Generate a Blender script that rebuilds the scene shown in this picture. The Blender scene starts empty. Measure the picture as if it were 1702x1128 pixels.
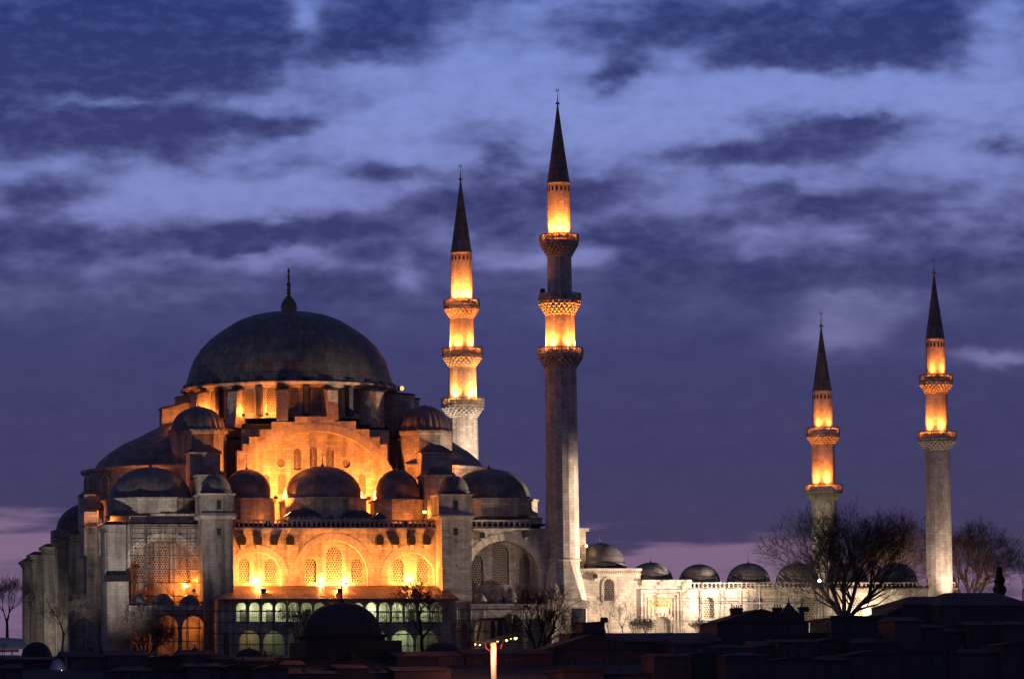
import bpy, math, random
from mathutils import Vector
from mathutils.geometry import tessellate_polygon
PI = math.pi
rad = math.radians
scn = bpy.context.scene
COL = scn.collection
# ------------------------------------------------------------------ camera
FOC, YAW, ROLL = 8000.0, rad(13.0), 0.0107          # focal length in 1702-px units
PITCH = math.atan((1300 - 564) / FOC)
fwd0 = Vector((math.sin(YAW), math.cos(YAW), 0))
right0 = Vector((math.cos(YAW), -math.sin(YAW), 0))
FWD = fwd0 * math.cos(PITCH) + Vector((0, 0, math.sin(PITCH)))
up0 = right0.cross(FWD)
RIGHT = right0 * math.cos(ROLL) - up0 * math.sin(ROLL)
UP = right0 * math.sin(ROLL) + up0 * math.cos(ROLL)
def ray(px, py):
    return FWD + RIGHT * ((px - 851) / FOC) + UP * ((564 - py) / FOC)
CAM = ray(562, 1050) * -660.0
def F(px, py, v):                       # point of the plane y = v seen at a photo pixel -> x, z
    d = ray(px, py); t = (v - CAM.y) / d.y
    p = CAM + d * t
    return p.x, p.z
def XX(px, v, py=900): return F(px, py, v)[0]
def ZZ(py, v, px=560): return F(px, py, v)[1]
def S(x, y):                            # metres per photo pixel at a place
    return (Vector((x, y, 0)) - CAM).dot(fwd0) / FOC
cd = bpy.data.cameras.new('camera'); cam = bpy.data.objects.new('camera', cd); COL.objects.link(cam)
from mathutils import Matrix
M3 = Matrix((RIGHT, UP, -FWD)).transposed()
cam.matrix_world = Matrix.Translation(CAM) @ M3.to_4x4()
cd.sensor_fit = 'HORIZONTAL'; cd.sensor_width = 36.0; cd.lens = 36.0 * FOC / 1702.0
cd.clip_start = 1.0; cd.clip_end = 30000
scn.camera = cam
scn.view_settings.view_transform = 'Standard'; scn.view_settings.look = 'None'
scn.view_settings.exposure = 0.0; scn.view_settings.gamma = 1.0
scn.view_settings.use_curve_mapping = False
scn.render.engine = 'CYCLES'
scn.cycles.use_denoising = True
scn.cycles.max_bounces = 4; scn.cycles.diffuse_bounces = 2; scn.cycles.glossy_bounces = 2
scn.cycles.sample_clamp_indirect = 4.0
# ------------------------------------------------------------------ node helpers
class NT:
    def __init__(s, tree): s.t = tree; tree.nodes.clear()
    def n(s, kind, **kw):
        nd = s.t.nodes.new(kind)
        for k, val in kw.items():
            if k.startswith('i_'):
                key = k[2:]
                nd.inputs[int(key) if key.isdigit() else key.replace('_', ' ')].default_value = val
            else: setattr(nd, k, val)
        return nd
    def l(s, a, b): s.t.links.new(a, b)
    def math(s, op, a, b=None, c=None, clamp=False):
        nd = s.t.nodes.new('ShaderNodeMath'); nd.operation = op; nd.use_clamp = clamp
        for i, x in enumerate((a, b, c)):
            if x is None: continue
            if isinstance(x, (int, float)): nd.inputs[i].default_value = x
            else: s.t.links.new(x, nd.inputs[i])
        return nd.outputs[0]
    def vm(s, op, a, b=None):
        nd = s.t.nodes.new('ShaderNodeVectorMath'); nd.operation = op
        for i, x in enumerate((a, b)):
            if x is None: continue
            if isinstance(x, (tuple, list)): nd.inputs[i].default_value = x
            else: s.t.links.new(x, nd.inputs[i])
        return nd.outputs['Value'] if op in ('DOT_PRODUCT', 'LENGTH') else nd.outputs[0]
    def comb(s, x, y, z=0.0):
        nd = s.t.nodes.new('ShaderNodeCombineXYZ')
        for i, a in enumerate((x, y, z)):
            if isinstance(a, (int, float)): nd.inputs[i].default_value = a
            else: s.t.links.new(a, nd.inputs[i])
        return nd.outputs[0]
    def mix(s, f, a, b, blend='MIX'):
        nd = s.t.nodes.new('ShaderNodeMix'); nd.data_type = 'RGBA'; nd.blend_type = blend
        for key, x in ((0, f), (6, a), (7, b)):
            if isinstance(x, (int, float)): nd.inputs[key].default_value = x
            elif isinstance(x, (tuple, list)): nd.inputs[key].default_value = (*x, 1) if len(x) == 3 else x
            else: s.t.links.new(x, nd.inputs[key])
        return nd.outputs[2]
    def ramp(s, f, stops, interp='LINEAR'):
        nd = s.t.nodes.new('ShaderNodeValToRGB'); nd.color_ramp.interpolation = interp
        e = nd.color_ramp.elements
        while len(e) < len(stops): e.new(0.5)
        for q, (p, c) in zip(e, stops):
            q.position = p; q.color = (*c, 1) if len(c) == 3 else c
        s.t.links.new(f, nd.inputs[0]); return nd.outputs[0]
    def noise(s, vec, scale, detail=4, rough=0.55, dist=0.0):
        nd = s.t.nodes.new('ShaderNodeTexNoise')
        nd.inputs['Scale'].default_value = scale; nd.inputs['Detail'].default_value = detail
        nd.inputs['Roughness'].default_value = rough; nd.inputs['Distortion'].default_value = dist
        if vec is not None: s.t.links.new(vec, nd.inputs['Vector'])
        return nd
# ------------------------------------------------------------------ world: dusk sky with broken cloud
world = bpy.data.worlds.new('World'); scn.world = world; world.use_nodes = True
W = NT(world.node_tree)
tc = W.n('ShaderNodeTexCoord')
sep = W.n('ShaderNodeSeparateXYZ'); W.l(tc.outputs['Generated'], sep.inputs[0])
gx, gy, gz = sep.outputs
az = W.math('MULTIPLY', W.math('SUBTRACT', W.math('ARCTAN2', gx, gy), YAW), 180 / PI)        # degrees right of the mosque
el = W.math('MULTIPLY', W.math('ARCSINE', gz), 180 / PI)                                       # degrees above the horizon
base = W.comb(az, el)
EL0 = math.degrees(PITCH)
def deg(px, py): return ((px - 851) / FOC * 180 / PI, EL0 + (564 - py) / FOC * 180 / PI)
w1 = W.noise(W.vm('MULTIPLY', base, (0.8, 1.3, 1)), 1.1, 3, 0.5).outputs['Color']
warp = W.vm("MULTIPLY", W.vm("SUBTRACT", w1, (0.5, 0.5, 0.5)), (0.75, 0.38, 0))
w2 = W.noise(W.vm('MULTIPLY', base, (1.0, 1.6, 1)), 2.4, 4, 0.5).outputs['Color']
warp2 = W.vm("MULTIPLY", W.vm("SUBTRACT", w2, (0.5, 0.5, 0.5)), (0.42, 0.30, 0))
P = W.vm('ADD', W.vm('ADD', base, warp), warp2)
blobs = [  # px, py, rx, ry, amount: breaks of light (+) and banks of cloud (-)
 (505,35,45,50,.9), (560,120,200,45,.35), (750,165,230,75,.65), (830,95,130,60,.4), (900,15,130,30,.4), (330,318,270,42,.85), (150,163,110,12,.5), (300,165,190,14,.35),
 (95,265,120,18,.45), (560,245,160,36,.5), (640,215,150,40,.4), (560,325,150,30,.45), (190,360,90,22,.3), (1080,205,190,60,.7), (985,255,120,40,.4),
 (1280,160,260,40,.8), (1560,165,220,36,.8), (1680,60,60,110,.55), (1660,215,140,40,.6), (1560,290,190,36,.5), (990,20,120,40,.3),
 (1160,105,90,40,.4), (1030,345,60,22,.3), (1160,330,110,50,.45), (1290,300,110,20,.4), (1310,395,110,26,.5), (1480,340,90,22,.3), (1250,425,60,22,.45),
 (450,428,110,18,.85), (672,462,34,20,.85), (590,445,80,14,.3), (960,428,80,18,.85), (860,440,70,12,.5), (1390,505,70,22,.5), (1400,560,85,38,.85), (1490,520,40,40,.4), (1660,607,95,15,.95),
 (1580,385,150,22,.3), (1680,340,60,30,.4), (250,485,70,16,.3), (240,375,60,14,.3), (760,300,120,14,.3),
 (230,60,330,95,-1.0), (60,120,200,70,-.5), (330,115,170,36,-.4), (620,62,105,36,-.75), (700,20,90,26,-.3), (290,215,120,44,-1.0), (110,215,160,36,-.9), (480,200,85,20,-.85), (620,226,40,14,-.4),
 (45,320,90,30,-.9), (20,395,160,30,-.5), (430,388,150,24,-.85), (330,400,110,22,-.5), (560,378,110,22,-.6), (655,280,70,20,-.8), (580,300,60,14,-.4), (850,258,40,20,-.7), (735,345,110,20,-.45),
 (900,330,160,34,-.8), (1340,85,190,44,-.8), (1500,60,130,60,-.75), (1250,40,90,30,-.4), (1460,110,50,18,-.5), (1030,125,46,36,-.8), (1000,40,100,26,-.5), (1120,30,80,36,-.4), (1200,270,110,26,-.7), (1330,250,110,28,-.7), (1430,222,80,15,-.7),
 (1400,352,160,34,-.8), (1330,330,70,20,-.4), (1670,262,56,20,-.7), (1480,290,60,16,-.4), (1080,400,120,34,-.6), (1200,455,150,40,-.5), (1520,455,170,30,-.4), (560,470,90,30,-.4), (610,430,46,22,-.5)]
acc = None
for (bx, by, rx, ry, am) in blobs:
    d0, e0 = deg(bx, by); sx, sy = FOC * PI / 180 / rx, FOC * PI / 180 / ry
    v = W.vm('MULTIPLY', W.vm('SUBTRACT', P, (d0, e0, 0)), (sx, sy, 0))
    q = W.vm('DOT_PRODUCT', v, v)
    g = W.math('MULTIPLY', W.math('EXPONENT', W.math('MULTIPLY', q, -1.1)), am)
    acc = g if acc is None else W.math('ADD', acc, g)
n1 = W.noise(W.vm('MULTIPLY', base, (0.6, 1.4, 1)), 1.8, 5, 0.5).outputs['Fac']
fine = W.math('MULTIPLY', W.math('SUBTRACT', n1, 0.5), 2.2)
eb = W.ramp(W.math('DIVIDE', el, 20, clamp=True),
            [(0.0, (.10,)*3), (0.16, (.05,)*3), (0.262, (.05,)*3), (0.30, (.20,)*3), (0.335, (.42,)*3), (0.42, (.42,)*3), (0.47, (.33,)*3), (0.58, (.06,)*3), (1.0, (.02,)*3)])
nearf = W.ramp(W.math('DIVIDE', el, 20, clamp=True), [(0.20, (.05,)*3), (0.265, (.14,)*3), (0.32, (1.0,)*3), (0.5, (.9,)*3), (0.62, (.12,)*3)])
braw = W.math('ADD', W.math('ADD', eb, acc), W.math('MULTIPLY', fine, nearf))
b = W.math('DIVIDE', 1.0, W.math('ADD', 1.0, W.math('EXPONENT', W.math('MULTIPLY', W.math('SUBTRACT', braw, 0.53), -4.1))))
n4 = W.noise(W.vm('MULTIPLY', base, (0.8, 1.5, 1)), 4.4, 6, 0.55).outputs['Fac']
b = W.math('ADD', b, W.math('MULTIPLY', W.math('SUBTRACT', n4, 0.5), W.math('ADD', 0.05, W.math('MULTIPLY', nearf, 0.46))), clamp=True)
elf = W.math('DIVIDE', el, 10, clamp=True)
cloudc = W.ramp(elf, [(0.20, (.040, .033, .085)), (0.36, (.029, .027, .094)), (0.5, (.031, .033, .120)), (0.62, (.042, .046, .155)), (0.75, (.044, .049, .170)), (0.93, (.026, .042, .172)), (1.0, (.020, .024, .075))])
gapc = W.ramp(elf, [(0.30, (.240, .185, .330)), (0.52, (.195, .190, .400)), (0.68, (.215, .245, .560)), (0.78, (.222, .280, .630)), (0.95, (.190, .268, .660))])
skyc = W.mix(b, cloudc, gapc)
# mauve afterglow low over the rooftops, its upper edge broken by noise
hn = W.noise(W.vm('MULTIPLY', base, (0.35, 2.2, 1)), 1.3, 4, 0.5).outputs['Fac']
hy = W.math('ADD', el, W.math('MULTIPLY', W.math('SUBTRACT', hn, 0.5), 1.5))
lean = W.math('ADD', hy, W.math('MULTIPLY', az, 0.055))
hg = W.n('ShaderNodeMapRange', interpolation_type='SMOOTHSTEP'); W.l(lean, hg.inputs[0])
hg.inputs[1].default_value = 3.05; hg.inputs[2].default_value = 2.75; hg.inputs[3].default_value = 0; hg.inputs[4].default_value = 1
hcol = W.ramp(elf, [(0.1, (.19, .105, .20)), (0.28, (.215, .135, .235)), (0.36, (.19, .14, .26))])
band = W.n('ShaderNodeMapRange', interpolation_type='SMOOTHSTEP'); W.l(hn, band.inputs[0])
band.inputs[1].default_value = .66; band.inputs[2].default_value = .50; band.inputs[3].default_value = .25; band.inputs[4].default_value = 1
skyc = W.mix(W.math('MULTIPLY', hg.outputs[0], band.outputs[0]), skyc, hcol)
nish = W.n('ShaderNodeTexSky', sky_type='NISHITA', sun_disc=False)
nish.sun_elevation = rad(-4.0); nish.sun_rotation = rad(200)
bg1 = W.n('ShaderNodeBackground'); W.l(nish.outputs[0], bg1.inputs[0]); bg1.inputs[1].default_value = 0.05
bg2 = W.n('ShaderNodeBackground'); W.l(skyc, bg2.inputs[0]); bg2.inputs[1].default_value = 1.0
addw = W.n('ShaderNodeAddShader'); W.l(bg1.outputs[0], addw.inputs[0]); W.l(bg2.outputs[0], addw.inputs[1])
wo = W.n('ShaderNodeOutputWorld'); W.l(addw.outputs[0], wo.inputs[0])
# ------------------------------------------------------------------ materials
MATS = {}
def newmat(name):
    m = bpy.data.materials.new(name); m.use_nodes = True
    t = NT(m.node_tree); out = t.n('ShaderNodeOutputMaterial'); b = t.n('ShaderNodeBsdfPrincipled')
    t.l(b.outputs[0], out.inputs[0]); MATS[name] = m
    return m, t, b
def stone(name, c1, c2, mort, streak=0.5, bw=1.1, bh=0.42, bump=0.35):
    m, t, b = newmat(name)
    geo = t.n('ShaderNodeNewGeometry')
    tx = t.vm('NORMALIZE', t.vm('CROSS_PRODUCT', geo.outputs['True Normal'], (0, 0, 1)))
    h = t.vm('DOT_PRODUCT', geo.outputs['Position'], tx)
    sp = t.n('ShaderNodeSeparateXYZ'); t.l(geo.outputs['Position'], sp.inputs[0])
    wob = t.noise(geo.outputs['Position'], 0.35, 2)
    uv = t.comb(h, t.math('ADD', sp.outputs[2], t.math('MULTIPLY', wob.outputs['Fac'], 0.15)))
    br = t.n('ShaderNodeTexBrick'); t.l(uv, br.inputs['Vector'])
    br.inputs['Color1'].default_value = (*c1, 1); br.inputs['Color2'].default_value = (*c2, 1); br.inputs['Mortar'].default_value = (*mort, 1)
    br.inputs['Scale'].default_value = 1; br.inputs['Mortar Size'].default_value = 0.022; br.inputs['Mortar Smooth'].default_value = .4
    br.inputs['Brick Width'].default_value = bw; br.inputs['Row Height'].default_value = bh; br.inputs['Bias'].default_value = -0.1
    n1 = t.noise(geo.outputs['Position'], 0.45, 5, .6)
    n2 = t.noise(t.vm('MULTIPLY', geo.outputs['Position'], (1.0, 1.0, 0.09)), 0.9, 4, .6)
    d = t.ramp(n1.outputs['Fac'], [(0.3, (.70, .68, .66)), (0.62, (1.08, 1.06, 1.03))])
    s = t.ramp(n2.outputs['Fac'], [(0.36, (1 - streak,) * 3), (0.56, (1, 1, 1))])
    n3 = t.noise(geo.outputs['Position'], 3.0, 3, .6)
    e = t.ramp(n3.outputs['Fac'], [(0.3, (.84,) * 3), (0.7, (1.1,) * 3)])
    c = t.mix(1, t.mix(1, t.mix(1, br.outputs['Color'], d, 'MULTIPLY'), s, 'MULTIPLY'), e, 'MULTIPLY')
    t.l(c, b.inputs['Base Color']); b.inputs['Roughness'].default_value = .88
    hh = t.math('ADD', t.math('MULTIPLY', br.outputs['Fac'], -1.0), t.math('MULTIPLY', n3.outputs['Fac'], 0.7))
    bp = t.n('ShaderNodeBump'); bp.inputs['Strength'].default_value = bump; bp.inputs['Distance'].default_value = 0.06
    t.l(hh, bp.inputs['Height']); t.l(bp.outputs[0], b.inputs['Normal'])
    return m
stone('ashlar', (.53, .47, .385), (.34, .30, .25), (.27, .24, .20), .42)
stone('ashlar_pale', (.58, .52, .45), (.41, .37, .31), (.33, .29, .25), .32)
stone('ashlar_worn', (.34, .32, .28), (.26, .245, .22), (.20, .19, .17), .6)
stone('voussoir', (.50, .45, .37), (.42, .37, .31), (.30, .26, .22), .15, .8, .8)
def lead(name, c1, c2, rust, seam=.52, pw=1.0, ph=1.0, rough=.5):
    m, t, b = newmat(name)
    uvn = t.n('ShaderNodeUVMap'); br = t.n('ShaderNodeTexBrick'); t.l(uvn.outputs[0], br.inputs['Vector'])
    br.offset = 0.0
    br.inputs['Color1'].default_value = (*c1, 1); br.inputs['Color2'].default_value = (*c2, 1)
    br.inputs['Mortar'].default_value = (c1[0] * seam, c1[1] * seam, c1[2] * seam, 1)
    br.inputs['Scale'].default_value = 1; br.inputs['Mortar Size'].default_value = .055; br.inputs['Brick Width'].default_value = pw
    br.inputs['Row Height'].default_value = ph; br.inputs['Mortar Smooth'].default_value = .5
    n = t.noise(t.vm('MULTIPLY', uvn.outputs[0], (1, .22, 1)), .7, 5, .7)
    r = t.ramp(n.outputs['Fac'], [(0.45, (1, 1, 1)), (0.68, rust)])
    c = t.mix(1, br.outputs['Color'], r, 'MULTIPLY')
    g = t.n('ShaderNodeNewGeometry'); n2 = t.noise(g.outputs['Position'], .6, 5, .65)
    c = t.mix(1, c, t.ramp(n2.outputs['Fac'], [(.3, (.5,) * 3), (.7, (1.4,) * 3)]), 'MULTIPLY')
    t.l(c, b.inputs['Base Color']); b.inputs['Roughness'].default_value = rough; b.inputs['Metallic'].default_value = .15
    bp = t.n('ShaderNodeBump'); bp.inputs['Strength'].default_value = .5; bp.inputs['Distance'].default_value = .08
    t.l(br.outputs['Fac'], bp.inputs['Height']); t.l(bp.outputs[0], b.inputs['Normal'])
    return m
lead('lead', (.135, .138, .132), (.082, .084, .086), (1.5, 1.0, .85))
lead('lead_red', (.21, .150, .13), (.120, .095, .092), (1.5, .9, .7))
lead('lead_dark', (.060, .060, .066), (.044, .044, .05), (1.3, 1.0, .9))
def plain(name, c, rough=.7, metal=0.0, noise=0.0, scale=3.0, emis=None, strength=0):
    m, t, b = newmat(name)
    b.inputs['Roughness'].default_value = rough; b.inputs['Metallic'].default_value = metal
    if noise:
        g = t.n('ShaderNodeNewGeometry'); n = t.noise(g.outputs['Position'], scale, 5, .6)
        lo = tuple(x * (1 - noise) for x in c); hi = tuple(x * (1 + noise) for x in c)
        t.l(t.ramp(n.outputs['Fac'], [(.3, lo), (.7, hi)]), b.inputs['Base Color'])
        bp = t.n('ShaderNodeBump'); bp.inputs['Strength'].default_value = .3; bp.inputs['Distance'].default_value = .05
        t.l(n.outputs['Fac'], bp.inputs['Height']); t.l(bp.outputs[0], b.inputs['Normal'])
    else: b.inputs['Base Color'].default_value = (*c, 1)
    if emis:
        b.inputs['Emission Color'].default_value = (*emis, 1); b.inputs['Emission Strength'].default_value = strength
    return m
def grille(name, bar, hole, s):  # holes are uncut: their shade is painted as dark dots, bars dimmed to match
    m, t, b = newmat(name)
    tcn = t.n('ShaderNodeTexCoord'); sp = t.n('ShaderNodeSeparateXYZ'); t.l(tcn.outputs['Object'], sp.inputs[0])
    ds = []
    for off in (0.0, 0.5):
        fx = t.math('SUBTRACT', t.math('FRACT', t.math('ADD', t.math('DIVIDE', sp.outputs[0], s), off + 100)), .5)
        fz = t.math('MULTIPLY', t.math('SUBTRACT', t.math('FRACT', t.math('ADD', t.math('DIVIDE', sp.outputs[2], s * 1.732), off + 100)), .5), 1.732)
        ds.append(t.math('SQRT', t.math('ADD', t.math('MULTIPLY', fx, fx), t.math('MULTIPLY', fz, fz))))
    dm = t.math('MINIMUM', *ds)
    k = t.ramp(dm, [(.30, (0, 0, 0)), (.37, (1, 1, 1))])
    t.l(t.mix(k, hole, bar), b.inputs['Base Color']); b.inputs['Roughness'].default_value = .7
    bp = t.n('ShaderNodeBump'); bp.inputs['Strength'].default_value = .8; bp.inputs['Distance'].default_value = .1
    t.l(k, bp.inputs['Height']); t.l(bp.outputs[0], b.inputs['Normal'])
    return m
grille('grille', (.34, .29, .22), (.05, .033, .022), .36)
grille('grille_fine', (.30, .25, .19), (.03, .02, .013), .29)
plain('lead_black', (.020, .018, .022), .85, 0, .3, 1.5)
plain('gilt', (.55, .38, .14), .32, .9)
plain('gilt_dark', (.16, .13, .08), .4, .8)
plain('iron', (.030, .028, .030), .6, .3)
plain('scaffold_steel', (.11, .10, .11), .55, .4)
plain('deck', (.16, .13, .11), .8, 0, .3)
plain('black', (.012, .012, .014), .5)
plain('dark_opening', (.020, .018, .018), .8)
plain('bark', (.065, .052, .045), .95, 0, .35, 6)
plain('bark_dark', (.032, .026, .026), .95, 0, .35, 6)
plain('earth', (.035, .028, .030), .95, 0, .4, .2)
plain('paving', (.16, .15, .14), .9, 0, .25, .5)
plain('leaf', (.050, .040, .030), .8)
plain('lens_orange', (.8, .5, .2), .3, 0, 0, 1, (1.0, .50, .13), 8)
plain('lens_white', (.9, .9, .9), .3, 0, 0, 1, (.85, 1.0, .95), 30)
plain('lens_warm', (.9, .8, .6), .3, 0, 0, 1, (1.0, .62, .22), 9)
plain('lens_amber', (.9, .6, .3), .3, 0, 0, 1, (1.0, .40, .10), 2.0)
plain('plaster', (.30, .27, .23), .9, 0, .15, 1.0)
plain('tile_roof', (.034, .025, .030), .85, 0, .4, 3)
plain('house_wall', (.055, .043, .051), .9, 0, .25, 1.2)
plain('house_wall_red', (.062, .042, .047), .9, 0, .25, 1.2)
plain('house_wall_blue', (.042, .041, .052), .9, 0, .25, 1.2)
plain('window_frame', (.11, .09, .10), .7)
plain('window_glass', (.02, .018, .025), .55)
plain('steel_bright', (.80, .72, .62), .35, .3)
plain('awning', (.24, .25, .28), .6, 0, .1)
plain('red_paint', (.25, .035, .04), .6)
plain('gold_script', (.62, .47, .17), .4, .2)
plain('green_panel', (.33, .28, .16), .7)
plain('cypress', (.018, .022, .016), .9)
# ------------------------------------------------------------------ mesh helpers
WL = {}                                            # world location of every object (nothing but windows is rotated)
class MB:
    def __init__(s): s.v = []; s.f = []; s.uv = []; s.mi = []; s.sm = []
    def add(s, vs, fs, uvs=None, mat=0, smooth=False):
        o = len(s.v); s.v += [tuple(p) for p in vs]
        for k, f in enumerate(fs):
            s.f.append(tuple(i + o for i in f)); s.mi.append(mat); s.sm.append(smooth)
            s.uv.append(uvs[k] if uvs else [(0, 0)] * len(f))
    def box(s, x0, x1, y0, y1, z0, z1, mat=0):
        vs = [(x0, y0, z0), (x1, y0, z0), (x1, y1, z0), (x0, y1, z0), (x0, y0, z1), (x1, y0, z1), (x1, y1, z1), (x0, y1, z1)]
        s.add(vs, [(0, 3, 2, 1), (4, 5, 6, 7), (0, 1, 5, 4), (1, 2, 6, 5), (2, 3, 7, 6), (3, 0, 4, 7)], None, mat)
    def taper(s, x0, x1, y0, y1, z0, z1, dx, dy, mat=0, uvs=1.0):     # box whose top is inset by dx, dy
        b = [(x0, y0, z0), (x1, y0, z0), (x1, y1, z0), (x0, y1, z0)]
        t = [(x0 + dx, y0 + dy, z1), (x1 - dx, y0 + dy, z1), (x1 - dx, y1 - dy, z1), (x0 + dx, y1 - dy, z1)]
        fs = [(0, 3, 2, 1), (4, 5, 6, 7), (0, 1, 5, 4), (1, 2, 6, 5), (2, 3, 7, 6), (3, 0, 4, 7)]
        vs = b + t; uv = []
        for f in fs: uv.append([((vs[i][0] + vs[i][1]) * uvs, (vs[i][2] * 1.3) * uvs) for i in f])
        s.add(vs, fs, uv, mat)
    def prism(s, poly, axis, a0, a1, mat=0, uvs=1.0):                  # 2-D polygon (convex or not) pushed along an axis
        def P3(p, a):
            return (a, p[0], p[1]) if axis == 'x' else (p[0], a, p[1]) if axis == 'y' else (p[0], p[1], a)
        n = len(poly); vs = [P3(p, a0) for p in poly] + [P3(p, a1) for p in poly]
        tri = tessellate_polygon([[Vector((p[0], p[1], 0)) for p in poly]])
        fs = [tuple(t) for t in tri] + [tuple(n + i for i in t) for t in tri]
        fs += [(i, (i + 1) % n, n + (i + 1) % n, n + i) for i in range(n)]
        uv = [[(vs[i][0] * uvs + vs[i][1] * uvs * .5, vs[i][2] * uvs) for i in f] for f in fs]
        s.add(vs, fs, uv, mat)
    def lathe(s, prof, seg, c=(0, 0, 0), mat=0, smooth=False, uvn=None, rowh=1.0, a0=0.0, a1=2 * PI, flute=None, rot=0.0, sy=1.0):
        full = abs(a1 - a0 - 2 * PI) < 1e-6; cols = seg if full else seg + 1
        vs = []; L = [0]
        for k in range(1, len(prof)): L.append(L[-1] + math.hypot(prof[k][0] - prof[k-1][0], prof[k][1] - prof[k-1][1]))
        for r, z in prof:
            for j in range(cols):
                a = a0 + (a1 - a0) * j / seg + rot
                rr = r * (1 + (flute[1] * (abs(math.cos(flute[0] * a / 2)) - .6) if flute and r > .05 else 0))
                vs.append((c[0] + rr * math.cos(a), c[1] + rr * sy * math.sin(a), c[2] + z))
        fs = []; uv = []; un = uvn or seg
        for k in range(len(prof) - 1):
            for j in range(seg):
                j2 = (j + 1) % cols
                fs.append((k * cols + j, k * cols + j2, (k + 1) * cols + j2, (k + 1) * cols + j))
                u0, u1 = un * j / seg, un * (j + 1) / seg
                uv.append([(u0, L[k] / rowh), (u1, L[k] / rowh), (u1, L[k+1] / rowh), (u0, L[k+1] / rowh)])
        s.add(vs, fs, uv, mat, smooth)
    def tube(s, pts, r0, r1=None, n=4, mat=0):
        r1 = r0 if r1 is None else r1
        pts = [Vector(p) for p in pts]; vs = []
        for k, p in enumerate(pts):
            d = (pts[min(k + 1, len(pts) - 1)] - pts[max(k - 1, 0)])
            d = d.normalized() if d.length > 1e-9 else Vector((0, 0, 1))
            a = d.cross(Vector((0, 0, 1)) if abs(d.z) < .9 else Vector((1, 0, 0))).normalized(); b2 = d.cross(a)
            r = r0 + (r1 - r0) * k / max(1, len(pts) - 1)
            for j in range(n):
                t = 2 * PI * j / n; vs.append(p + a * (r * math.cos(t)) + b2 * (r * math.sin(t)))
        fs = []
        for k in range(len(pts) - 1):
            for j in range(n):
                fs.append((k * n + j, k * n + (j + 1) % n, (k + 1) * n + (j + 1) % n, (k + 1) * n + j))
        fs.append(tuple(range(n - 1, -1, -1))); fs.append(tuple(range((len(pts) - 1) * n, len(pts) * n)))
        s.add(vs, fs, None, mat)
    def panel(s, outer, holes, y0, y1, mat=0, back=True):             # upright slab (x, z outline) with openings cut through it
        loops = [outer] + holes; flat = [p for lp in loops for p in lp]
        tri = tessellate_polygon([[Vector((p[0], p[1], 0)) for p in lp] for lp in loops])
        n = len(flat)
        vs = [(p[0], y0, p[1]) for p in flat] + [(p[0], y1, p[1]) for p in flat]
        fs = []
        for t in tri:
            a, b2, c2 = (flat[i] for i in t)
            ccw = (b2[0] - a[0]) * (c2[1] - a[1]) - (b2[1] - a[1]) * (c2[0] - a[0]) > 0
            t = tuple(t) if ccw else tuple(reversed(t))
            fs.append(t)
            if back: fs.append(tuple(n + i for i in reversed(t)))
        o = 0
        for lp in loops:
            m = len(lp)
            for i in range(m): fs.append((o + i, n + o + i, n + o + (i + 1) % m, o + (i + 1) % m))
            o += m
        s.add(vs, fs, None, mat)
    def build(s, name, mats, parent=None, loc=None, rotz=0.0, local=False, label=None):
        me = bpy.data.meshes.new(name); me.from_pydata(s.v, [], s.f)
        uvl = me.uv_layers.new(name='UVMap'); k = 0
        flat = [c for f in s.uv for p in f for c in p]
        uvl.data.foreach_set('uv', flat)
        me.polygons.foreach_set('material_index', s.mi); me.polygons.foreach_set('use_smooth', s.sm)
        for m in (mats if isinstance(mats, (list, tuple)) else [mats]): me.materials.append(MATS[m])
        me.update()
        o = bpy.data.objects.new(name, me); COL.objects.link(o)
        wl = Vector(loc) if loc is not None else Vector((0, 0, 0))
        if parent:
            o.parent = parent
            if local: o.location = wl; wl = WL[parent] + wl
            else: o.location = wl - WL[parent]
        else: o.location = wl
        o.rotation_euler.z = rotz; WL[o] = wl
        if label: o['label'] = label
        return o
def tag(o, label=None, cat=None, group=None, kind=None):
    if label: o['label'] = label
    if cat: o['category'] = cat
    if group: o['group'] = group
    if kind: o['kind'] = kind
    return o
def thing(name, loc, label, cat, group=None):
    o = bpy.data.objects.new(name, None); COL.objects.link(o); o.location = loc; WL[o] = Vector(loc); o.empty_display_size = .5
    return tag(o, label, cat, group)
def copy_part(src, parent, loc=None, rotz=None):       # copy of a part with its sub-parts; loc is a world place
    c = src.copy(); COL.objects.link(c); c.parent = parent
    if loc is not None: c.location = Vector(loc) - WL[parent]; WL[c] = Vector(loc)
    if rotz is not None: c.rotation_euler.z = rotz
    for ch in src.children:
        d = ch.copy(); COL.objects.link(d); d.parent = c
    return c
def lamp(kind, loc, power, color, target=None, size=90, blend=.6, radius=.15):
    ld = bpy.data.lights.new('lamp_light', kind); ld.energy = power; ld.color = color; ld.shadow_soft_size = radius
    if kind == 'SPOT': ld.spot_size = rad(size); ld.spot_blend = blend
    o = bpy.data.objects.new('lamp_light', ld); COL.objects.link(o); o.location = loc
    if target is not None: o.rotation_euler = (Vector(target) - Vector(loc)).to_track_quat('-Z', 'Y').to_euler()
    return o
def arch(cx, z0, zs, w, rise, n=10):                  # outline of a pointed-arch opening, w = half width
    pts = [(cx - w, z0), (cx + w, z0)]
    pts += arc(cx, zs, w, rise, n)
    return pts
def arc(cx, zs, w, rise, n=10):
    r = []
    for k in range(n + 1):
        if rise > w * 1.001:
            e = (rise * rise - w * w) / (2 * w); a = math.atan2(rise, e) * k / n
            r.append((-e + (w + e) * math.cos(a), (w + e) * math.sin(a)))
        else:
            a = PI / 2 * k / n; r.append((w * math.cos(a), rise * math.sin(a)))
    right = [(cx + x, zs + z) for x, z in r]
    left = [(cx - x, zs + z) for x, z in reversed(r[:-1])]
    if rise <= w * 1.001: left = [(cx - x, zs + z) for x, z in reversed(r[:-1])]
    return right + left
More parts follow.
